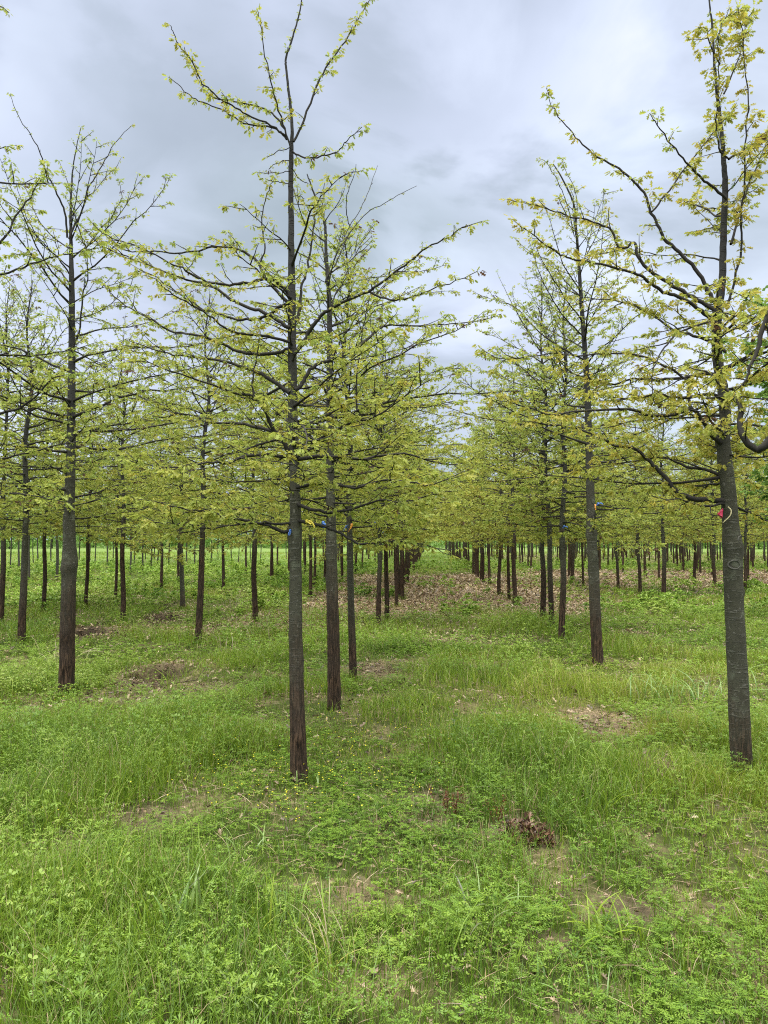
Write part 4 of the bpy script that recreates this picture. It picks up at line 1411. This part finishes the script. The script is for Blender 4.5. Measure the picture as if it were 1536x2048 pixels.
def build_meadow():
    rg = np.random.default_rng(404)
    g = MB()
    for y0, y1, dens, hh, ww, seg in ((1.7, 3.6, 6800, (.05, .23), .0044, 3), (3.6, 6.5, 4800, (.05, .21), .0050, 3), (6.5, 11, 2300, (.05, .18), .0062, 2), (11, 18, 900, (.06, .17), .010, 2),
                                      (18, 30, 230, (.06, .18), .017, 2), (30, 50, 80, (.07, .20), .028, 1), (50, 95, 22, (.08, .22), .055, 1)):
        x, y = sample(rg, y0, y1, dens)
        keep = rg.random(len(x)) < greenness(x, y) * .95
        x, y = x[keep], y[keep]
        n = len(x)
        tall = .35 + .75 * lushness(x, y)
        h = rg.uniform(hh[0], hh[1], n) * tall
        tn = hue(x, y, rg)
        dry = rg.random(n) < .075
        tn = np.where(dry, rg.uniform(.92, 1.0, n), tn)
        blades(g, rg, x, y, h, ww * rg.uniform(.6, 1.25, n), tn, seg)
    for y0, y1, dens, w_ in ((1.7, 4, 420, .0068), (4, 8, 260, .0085), (8, 14, 110, .012)):
        x, y = sample(rg, y0, y1, dens)
        keep = rg.random(len(x)) < smooth(.75, 1.5, lushness(x, y)) * np.clip(greenness(x, y), 0, 1)
        x, y = x[keep], y[keep]
        n = len(x)
        blades(g, rg, x, y, rg.uniform(.17, .38, n), w_ * rg.uniform(.6, 1.2, n), np.clip(hue(x, y, rg) + .1, 0, .9), 4, bend=(.3, 1.15))
    for bx, by in [(A_ORG[0], 5.1), (R_ORG[0], 5.2), (-.47, 7.2), (-3.26, 7.9), (2.72, 9.8)] + [(q[0], q[1]) for q in spots if q[1] < 24]:
        n = int(150 if by < 10 else 70)
        a, r = rg.uniform(0, 6.283, n), .04 + np.abs(rg.normal(0, .09, n))
        x, y = bx + np.cos(a) * r, by + np.sin(a) * r
        blades(g, rg, x, y, rg.uniform(.05, .17, n), max(.005, .0008 * by) * rg.uniform(.7, 1.3, n), hue(x, y, rg), 2)
    tag(link('grass', g.mesh('grass', M_GRASS)), 'short green grass covering the ground between the tree rows', 'grass', kind='stuff')

    # ---- weeds between the grass: vetch, clover-like and cut-leaved sprigs
    def vetch(seed, nst, nodes, pairs, lw):
        r = np.random.default_rng(seed)
        m = MB()
        for i in range(nst):
            az = r.uniform(0, 6.283)
            ln = r.uniform(.10, .22)
            out = r.uniform(.35, .9)
            pts = [np.array([0., 0, 0])]
            e = math.pi / 2 - .2
            for k in range(nodes):
                e -= out * .9 / nodes
                az += r.normal(0, .2)
                pts.append(pts[-1] + ln / nodes * np.array([math.cos(e) * math.cos(az), math.cos(e) * math.sin(az), math.sin(e)]))
            pts = np.array(pts)
            for k in range(1, nodes + 1):
                a2 = az + r.choice([-1, 1]) * r.uniform(.5, 1.3)
                dl = np.array([math.cos(a2), math.sin(a2), r.uniform(.1, .6)])
                dl = unit(dl)
                ll = r.uniform(.035, .06)
                q = np.linspace(.2, 1, pairs)
                sd = unit(np.cross(dl, UP))
                for s in (-1, 1):
                    pos = pts[k] + dl * (q * ll)[:, None]
                    Y = unit(np.tile(sd * s * .9 + dl * .45, (pairs, 1)) + r.normal(0, .12, (pairs, 3)))
                    X = unit(np.cross(Y, np.tile(UP, (pairs, 1)) + r.normal(0, .25, (pairs, 3))))
                    place(m, LEAF_LO[0], LEAF_LO[1], pos, X, Y, np.cross(X, Y), ll * .24 * lw, .5 + r.normal(0, .1) + 0 * q)
        return np.concatenate(m.V), m.P, np.concatenate(m.T)

    def clover(seed, n, size=.013):
        r = np.random.default_rng(seed)
        m = MB()
        for i in range(n):
            az, rad = r.uniform(0, 6.283), r.uniform(.01, .075)
            c = np.array([rad * math.cos(az), rad * math.sin(az), r.uniform(.035, .12)])
            a0 = r.uniform(0, 6.28)
            a = a0 + np.arange(3) * 2.094
            Y = unit(np.stack([np.cos(a), np.sin(a), r.uniform(-.15, .45, 3)], 1))
            X = unit(np.cross(Y, UP[None] + r.normal(0, .2, (3, 3))))
            V = np.array([(0, 0, 0), (.38, .55, .05), (.22, 1, .02), (-.22, 1, .02), (-.38, .55, .05)])
            place(m, V, [np.array([(0, 1, 2, 3, 4)])], np.tile(c, (3, 1)), X, Y, np.cross(X, Y), size * r.uniform(.8, 1.3), .6 + r.normal(0, .12) + np.zeros(3))
        return np.concatenate(m.V), m.P, np.concatenate(m.T)

    def cutleaf(seed, n, size=.03):
        r = np.random.default_rng(seed)
        m = MB()
        V = np.array([(0, 0, 0), (.09, .45, .03), (.16, .62, .03), (.06, .66, .0), (0, 1, -.05), (-.06, .66, 0), (-.16, .62, .03), (-.09, .45, .03)])
        for i in range(n):
            az, rad = r.uniform(0, 6.283), r.uniform(.01, .08)
            c = np.array([rad * math.cos(az), rad * math.sin(az), r.uniform(.03, .14)])
            k = 5
            a = az + np.linspace(-1.9, 1.9, k) + r.normal(0, .1, k)
            Y = unit(np.stack([np.cos(a), np.sin(a), r.uniform(-.2, .5) + 0 * a], 1))
            X = unit(np.cross(Y, UP[None] + r.normal(0, .15, (k, 3))))
            place(m, V, [np.array([tuple(range(8))])], np.tile(c, (k, 1)), X, Y, np.cross(X, Y), size * r.uniform(.7, 1.25), .5 + r.normal(0, .14) + 0 * a)
        return np.concatenate(m.V), m.P, np.concatenate(m.T)

    def scatter(mb, proto, x, y, sc, dt):
        V, Ps, T = proto
        n, k = len(x), len(V)
        if n == 0:
            return
        a = rg.uniform(0, 6.283, n)
        ca, sa = np.cos(a)[:, None] * sc[:, None], np.sin(a)[:, None] * sc[:, None]
        X = V[None, :, 0] * ca - V[None, :, 1] * sa + x[:, None]
        Y = V[None, :, 0] * sa + V[None, :, 1] * ca + y[:, None]
        Zz = V[None, :, 2] * sc[:, None] * (rg.uniform(.7, 1.2, n) * (.45 + 1.0 * lushness(x, y)))[:, None] + (height(x, y) - .005)[:, None]
        off = (np.arange(n) * k)[:, None, None]
        mb.add(np.stack([X, Y, Zz], -1).reshape(-1, 3), [(p[None] + off).reshape(-1, p.shape[1]) for p in Ps], np.clip(T[None] + dt[:, None], 0, 1).reshape(-1))

    wd = MB()
    hi = [vetch(1, 4, 5, 5, 1.0), vetch(2, 5, 4, 5, 1.1), clover(3, 14), clover(4, 10, .016), cutleaf(5, 8), cutleaf(6, 6, .036), vetch(7, 3, 6, 5, 1.0)]
    lo = [vetch(11, 3, 4, 4, 1.5), clover(12, 10, .017), cutleaf(13, 5, .036), clover(14, 9, .020)]
    lo2 = [clover(21, 8, .036), clover(22, 7, .044)]
    for y0, y1, dens, protos, s0 in ((1.7, 3.4, 520, hi, .8), (3.4, 5.5, 430, hi, .8), (5.5, 9.5, 320, lo, .9), (9.5, 16, 110, lo, 1.3), (16, 27, 45, lo2, 1.3), (27, 45, 14, lo2, 2.0)):
        for i, pr in enumerate(protos):
            x, y = sample(rg, y0, y1, dens / len(protos))
            pt = fbm(x * .7 + i * 13.1, y * .7 - i * 7.7, 81, 3)
            keep = rg.random(len(x)) < np.clip(greenness(x, y), 0, 1) * smooth(.46, .66, pt) * 1.1
            x, y = x[keep], y[keep]
            n = len(x)
            scatter(wd, pr, x, y, s0 * rg.uniform(.65, 1.2, n), (fbm(x * .5, y * .5, 91, 3) - .5) * .9 + rg.normal(0, .12, n))
    tag(link('weeds', wd.mesh('weeds', M_WEED)), 'low vetch and clover like weeds mixed into the grass', 'weeds', kind='stuff')

    # ---- yellow flowers
    fl = MB()
    fx, fy = [], []
    for px, py, w, hgt, n in ((480, 1610, 130, 50, 120), (690, 1530, 100, 70, 140), (560, 1680, 60, 30, 30), (60, 1440, 110, 70, 60), (820, 1500, 100, 30, 50), (1080, 1290, 110, 20, 40), (100, 1660, 90, 50, 14), (850, 1640, 80, 40, 22),
                              (1180, 1330, 60, 30, 30), (700, 1620, 100, 40, 40)):
        a, b = rg.normal(0, .7, n) * w + px, rg.normal(0, .7, n) * hgt + py
        for u, v in zip(a, b):
            gg = ground_at(u, max(v, 1200))
            fx.append(gg[0])
            fy.append(gg[1] + .25)
    fx, fy = np.array(fx), np.array(fy)
    n = len(fx)
    pos = np.stack([fx, fy, height(fx, fy) + rg.uniform(.07, .15, n)], 1)
    V = np.array([(0, 0, -.2)] + [(.5 * math.cos(t), .5 * math.sin(t), .15) for t in np.arange(5) * 1.2566] + [(0, 0, .35)])
    Ps = [np.array([(0, 1 + (i + 1) % 5, 1 + i) for i in range(5)] + [(6, 1 + i, 1 + (i + 1) % 5) for i in range(5)])]
    Y = unit(rg.normal(0, .4, (n, 3)) + np.array([0, 1., 0]))
    X = unit(np.cross(Y, np.tile(UP, (n, 1))))
    place(fl, V, Ps, pos, X, Y, np.cross(X, Y), rg.uniform(.005, .013, n), rg.random(n))
    tag(link('wildflowers', fl.mesh('wildflowers', M_FLOWER)), 'tiny yellow flowers sprinkled among the weeds', 'flowers', kind='stuff')

    # ---- leaf litter
    lm = MB()
    for y0, y1, dens, s in ((1.7, 6, 420, (.025, .05)), (6, 12, 240, (.035, .065)), (12, 22, 230, (.05, .085)), (22, 45, 85, (.08, .13)), (45, 75, 5, (.14, .25))):
        x, y = sample(rg, y0, y1, dens)
        keep = rg.random(len(x)) < np.maximum(litter(x, y), .20 * (y < 30)) * 1.1
        x, y = x[keep], y[keep]
        n = len(x)
        pos = np.stack([x, y, height(x, y) + rg.uniform(.004, .035, n)], 1)
        a = rg.uniform(0, 6.283, n)
        Y = unit(np.stack([np.cos(a), np.sin(a), rg.normal(0, .35, n)], 1))
        X = unit(np.cross(Y, UP[None] + rg.normal(0, .45, (n, 3))))
        sh = LEAF_HI if y1 <= 6 else LEAF_MID
        base = sh[0] * np.array([1.25, 1, 2.0])
        place(lm, base, sh[1], pos, X, Y, np.cross(X, Y), rg.uniform(s[0], s[1], n), np.clip(rg.normal(.5 if y1 > 12 else .34, .26, n), 0, 1))
    # dead straw matted between the living blades
    for y0, y1, dens, s in ((1.7, 5, 300, 1.0), (5, 9, 150, 1.3), (9, 16, 50, 1.8)):
        x, y = sample(rg, y0, y1, dens)
        n = len(x)
        pos = np.stack([x, y, height(x, y) + rg.uniform(.004, .05, n)], 1)
        a = rg.uniform(0, 6.283, n)
        Y = unit(np.stack([np.cos(a), np.sin(a), rg.normal(0, .22, n)], 1))
        X = unit(np.cross(Y, UP[None] + rg.normal(0, .4, (n, 3))))
        place(lm, LEAF_LO[0] * np.array([.042 * s, 1, 1]), LEAF_LO[1], pos, X, Y, np.cross(X, Y), rg.uniform(.05, .16, n), np.clip(rg.normal(.58, .22, n), 0, 1))
    # crumbs of earth on the bare spots
    clod = np.array([(.5, 0, 0), (-.45, .05, 0), (.05, .5, .05), (0, -.5, 0), (.05, 0, .42), (0, .03, -.3)])
    cf = [np.array([(0, 2, 4), (2, 1, 4), (1, 3, 4), (3, 0, 4)])]
    cm = MB()
    x, y = sample(rg, 2.2, 16, 420)
    keep = rg.random(len(x)) < smooth(.25, .8, soil(x, y)) * .9
    x, y = x[keep], y[keep]
    n = len(x)
    a = rg.uniform(0, 6.283, n)
    Y = unit(np.stack([np.cos(a), np.sin(a), rg.normal(0, .3, n)], 1))
    X = unit(np.cross(Y, UP[None] + rg.normal(0, .3, (n, 3))))
    place(cm, clod, cf, np.stack([x, y, height(x, y) + .002], 1), X, Y, np.cross(X, Y), rg.uniform(.008, .034, n) * (.8 + y * .05), rg.random(n))
    tag(link('soil_crumbs', cm.mesh('soil_crumbs', M_EARTH)), 'loose crumbs of brown earth on the bare spots', 'soil', kind='stuff')
    tag(link('leaf_litter', lm.mesh('leaf_litter', M_LITTER)), 'dry brown oak leaves lying between the tree rows', 'leaf litter', kind='stuff')


build_meadow()


# ------------------------------------------------------------------ tufts, dry stalks, leaf pile, fallen branches
def tuft(name, px, py, n, h, w, mat, label, cat, spread=.05, bend=(.5, 1.2), seed=0, tint=(.2, .9), lean=None):
    rg = np.random.default_rng(seed + 900)
    g = ground_at(px, py)
    mb = MB()
    z0 = float(height(np.array([g[0]]), np.array([g[1]]))[0])
    for i in range(n):
        a = rg.uniform(0, 6.283) if lean is None else lean + rg.normal(0, .5)
        hh = h * rg.uniform(.55, 1.1)
        b = rg.uniform(*bend)
        bp = np.array([rg.normal(0, spread), rg.normal(0, spread), -.01])
        t = np.linspace(0, 1, 8)
        P = bp + np.stack([np.cos(a) * hh * b * t ** 2.2 * .75, np.sin(a) * hh * b * t ** 2.2 * .75, hh * (t - .38 * b * t ** 2.6)], 1)
        wid = w * rg.uniform(.6, 1.2) * np.where(t < .25, .6 + 1.6 * t, (1 - t) ** .6 + .02)
        side = np.array([-math.sin(a), math.cos(a), rg.normal(0, .25)])
        side = unit(side + rg.normal(0, .3, 3))
        V = np.concatenate([P - side * wid[:, None] / 2, P + np.array([0, 0, -.15]) * wid[:, None], P + side * wid[:, None] / 2])
        j = np.arange(7)
        mb.add(V, [np.stack([j, j + 8, j + 9, j + 1], 1), np.stack([j + 8, j + 16, j + 17, j + 9], 1)], rg.uniform(*tint))
    o = link(name, mb.mesh(name, mat, True))
    o.location = (g[0], g[1], z0)
    tag(o, label, cat)
    return o


GT = 'grass tuft'
tuft('grass_tuft', 1335, 1405, 60, .48, .014, M_BLUEGRASS, 'pale arching grass tuft in front of the litter, left of the thick grey trunk', GT, .22, (1.0, 1.5), 1)
tuft('grass_tuft', 1425, 1400, 12, .36, .012, M_BLUEGRASS, 'few long pale blades close to the left of the thick grey trunk', GT, .12, (.7, 1.3), 2)
tuft('grass_tuft', 1525, 1395, 30, .48, .014, M_BLUEGRASS, 'pale arching grass tuft right of the thick grey trunk', GT, .18, (1.0, 1.5), 3)
tuft('grass_tuft', 365, 1890, 20, .46, .017, M_BLUEGRASS, 'tallest grass tuft in the near grass with a dark bent tip', GT, .06, (.15, .8), 4, (.1, 1.0))
tuft('grass_tuft', 310, 1905, 12, .32, .014, M_GRASS, 'upright green blades left of the tallest near tuft', GT, .05, (.1, .4), 5, (.2, .6))
tuft('grass_tuft', 500, 1700, 12, .20, .010, M_BLUEGRASS, 'grey green blades among the yellow flowers', GT, .045, (.6, 1.2), 6, (.4, 1.0))
tuft('grass_tuft', 1215, 1880, 26, .26, .012, M_GRASS, 'light green arching tuft beside the bare earth', GT, .07, (.6, 1.3), 7, (.2, .62))
tuft('grass_tuft', 1160, 1990, 24, .16, .010, M_BLUEGRASS, 'blue green tuft below the bare earth near the bottom', GT, .08, (.4, 1.1), 8, (.0, .5))
tuft('grass_tuft', 560, 1880, 26, .30, .012, M_GRASS, 'dense green blades beside the bleached stalks', GT, .10, (.2, .8), 9, (.2, .8))
tuft('grass_tuft', 600, 1575, 9, .20, .013, M_BLUEGRASS, 'pale blades curling at the foot of the near left trunk', GT, .05, (.6, 1.2), 10, (.6, .95))
tuft('grass_tuft', 1490, 1560, 26, .20, .006, M_GRASS, 'fine green blades at the foot of the thick grey trunk', GT, .09, (.2, .8), 11, (.2, .7))
tuft('grass_tuft', 980, 1850, 20, .30, .013, M_BLUEGRASS, 'loose grass with a dark tip left of the bare earth', GT, .07, (.5, 1.2), 12, (.3, 1.0))
tuft('grass_tuft', 530, 2035, 14, .22, .011, M_BLUEGRASS, 'dark bent blades at the bottom of the photo', GT, .12, (.9, 1.4), 13, (.7, 1.0))
tuft('grass_tuft', 1190, 1560, 30, .30, .014, M_WEED, 'bright green leafy tuft in the middle of the grass right of the aisle', GT, .13, (.4, 1.1), 14, (.6, 1.0))
tuft('grass_tuft', 660, 1960, 22, .24, .008, M_GRASS, 'yellowing thin blades under the bleached stalks', GT, .06, (.3, .9), 15, (.5, 1.0))
DT = 'dry grass'
tuft('dry_grass', 466, 1225, 26, .62, .012, M_STRAW, 'tall straw coloured tuft beside the brown trunks at the back left', DT, .18, (.1, .5), 21)
tuft('dry_grass', 455, 1300, 18, .42, .010, M_STRAW, 'loose straw stalks right of the large bare hole', DT, .22, (.2, .9), 22)
tuft('dry_grass', 535, 1310, 3, .70, .008, M_STRAW, 'single tall thin straw stalks left of the near trunk', DT, .05, (.1, .3), 23)
tuft('dry_grass', 112, 1325, 14, .42, .010, M_STRAW, 'bleached stalks leaning beside the knobbly left trunk', DT, .14, (.4, 1.0), 24, lean=2.6)
tuft('dry_grass', 165, 1318, 14, .40, .010, M_STRAW, 'bleached stalks flopping right of the knobbly left trunk', DT, .12, (.9, 1.4), 25, lean=.2)
tuft('dry_grass', 655, 1925, 16, .30, .007, M_STRAW, 'bleached dry stalks sticking out of the near grass', DT, .07, (.3, 1.0), 26, lean=2.3)
tuft('dry_grass', 160, 1625, 4, .36, .010, M_STRAW, 'bent dry stalk arching over the grass at the left', DT, .02, (1.2, 1.5), 27, lean=3.1)
tuft('dry_grass', 245, 1265, 8, .40, .008, M_STRAW, 'thin straw at the foot of the dark trunk between the holes', DT, .12, (.2, .7), 28)
for k, (px, py, lab) in enumerate(((882, 1625, 'rusty seed stalks in the grass in front of the aisle'), (912, 1640, 'shorter rusty stalk right of the first ones'), (1000, 1655, 'rust brown dead stalks beside the dead leaf pile'))):
    g = ground_at(px, py)
    rg = np.random.default_rng(50 + k)
    mb = MB()
    for i in range(5):
        a = rg.uniform(0, 6.28)
        top = np.array([math.cos(a) * .05, math.sin(a) * .05, rg.uniform(.12, .2)])
        bp = np.array([rg.normal(0, .03), rg.normal(0, .03), 0])
        P = catmull(np.array([bp, bp + top * .5 + rg.normal(0, .005, 3), bp + top]), 4)
        tube(mb, P, np.linspace(.0022, .001, len(P)), 5, .3)
        n = 26
        u = rg.uniform(.45, 1, n)
        pos = bp + top * u[:, None] + rg.normal(0, .007, (n, 3))
        Y = unit(rg.normal(0, 1, (n, 3)))
        X = unit(np.cross(Y, rg.normal(0, 1, (n, 3))))
        place(mb, LEAF_LO[0], LEAF_LO[1], pos, X, Y, np.cross(X, Y), .012, rg.random(n))
    o = link('seed_stalk', mb.mesh('seed_stalk', M_RUST))
    o.location = (g[0], g[1], float(height(np.array([g[0]]), np.array([g[1]]))[0]))
    tag(o, lab, 'dry weed', 'rusty seed stalks')

# heap of dead brown leaves
g = ground_at(1050, 1682)
rg = np.random.default_rng(60)
mb = MB()
n = 260
a, r = rg.uniform(0, 6.28, n), np.sqrt(rg.random(n))
pos = np.stack([r * np.cos(a) * .14, r * np.sin(a) * .11, .02 + .10 * (1 - r ** 2) * rg.random(n)], 1)
Y = unit(rg.normal(0, 1, (n, 3)) + np.array([0, 0, .15]))
X = unit(np.cross(Y, UP[None] + rg.normal(0, .6, (n, 3))))
place(mb, LEAF_HI[0] * np.array([1.3, 1, 2.5]), LEAF_HI[1], pos, X, Y, np.cross(X, Y), rg.uniform(.032, .058, n), rg.random(n))
o = link('leaf_pile', mb.mesh('leaf_pile', M_PILE))
o.location = (g[0], g[1], float(height(np.array([g[0]]), np.array([g[1]]))[0]))
tag(o, 'dark brown heap of dead leaves in the near grass', 'leaf pile')

# fallen branches
for k, (pix, r0, lab) in enumerate(((((285, 1243), (300, 1228), (322, 1214), (345, 1204)), .008, 'thin fallen branch arching over the farthest bare hole'),
                                    (((310, 1240), (325, 1222), (352, 1205), (362, 1202)), .007, 'second thin branch lying against the arching one'),
                                    (((52, 1258), (75, 1262), (110, 1264), (150, 1268), (215, 1264)), .011, 'long dead branch lying from the left trunks to the litter hole'),
                                    (((330, 1378), (322, 1370), (380, 1362), (405, 1358)), .008, 'dead sticks in front of the large bare hole'))):
    rg = np.random.default_rng(80 + k)
    gs = [ground_at(a, b) for a, b in pix]
    y0 = gs[0][1]
    W3 = np.array([unproject(a, b, y0 + i * .06) for i, (a, b) in enumerate(pix)])
    for i in range(len(W3)):
        W3[i, 2] = max(W3[i, 2], float(height(W3[i:i + 1, 0], W3[i:i + 1, 1])[0]) + .015)
    P = catmull(W3, 5)
    mb = MB()
    tube(mb, P - W3[0], np.linspace(r0, .003, len(P)), 6)
    for j in range(3, len(P) - 2, 3):
        d = unit(unit(P[j + 1] - P[j]) + rg.normal(0, .6, 3) + np.array([0, 0, .2]))
        tube(mb, np.array([P[j], P[j] + d * .1, P[j] + d * .22 + rg.normal(0, .02, 3)]) - W3[0], [r0 * .5, r0 * .35, .0015], 5)
    o = link('fallen_branch', mb.mesh('fallen_branch', M_DEADWOOD, True))
    o.location = W3[0]
    tag(o, lab, 'branch')
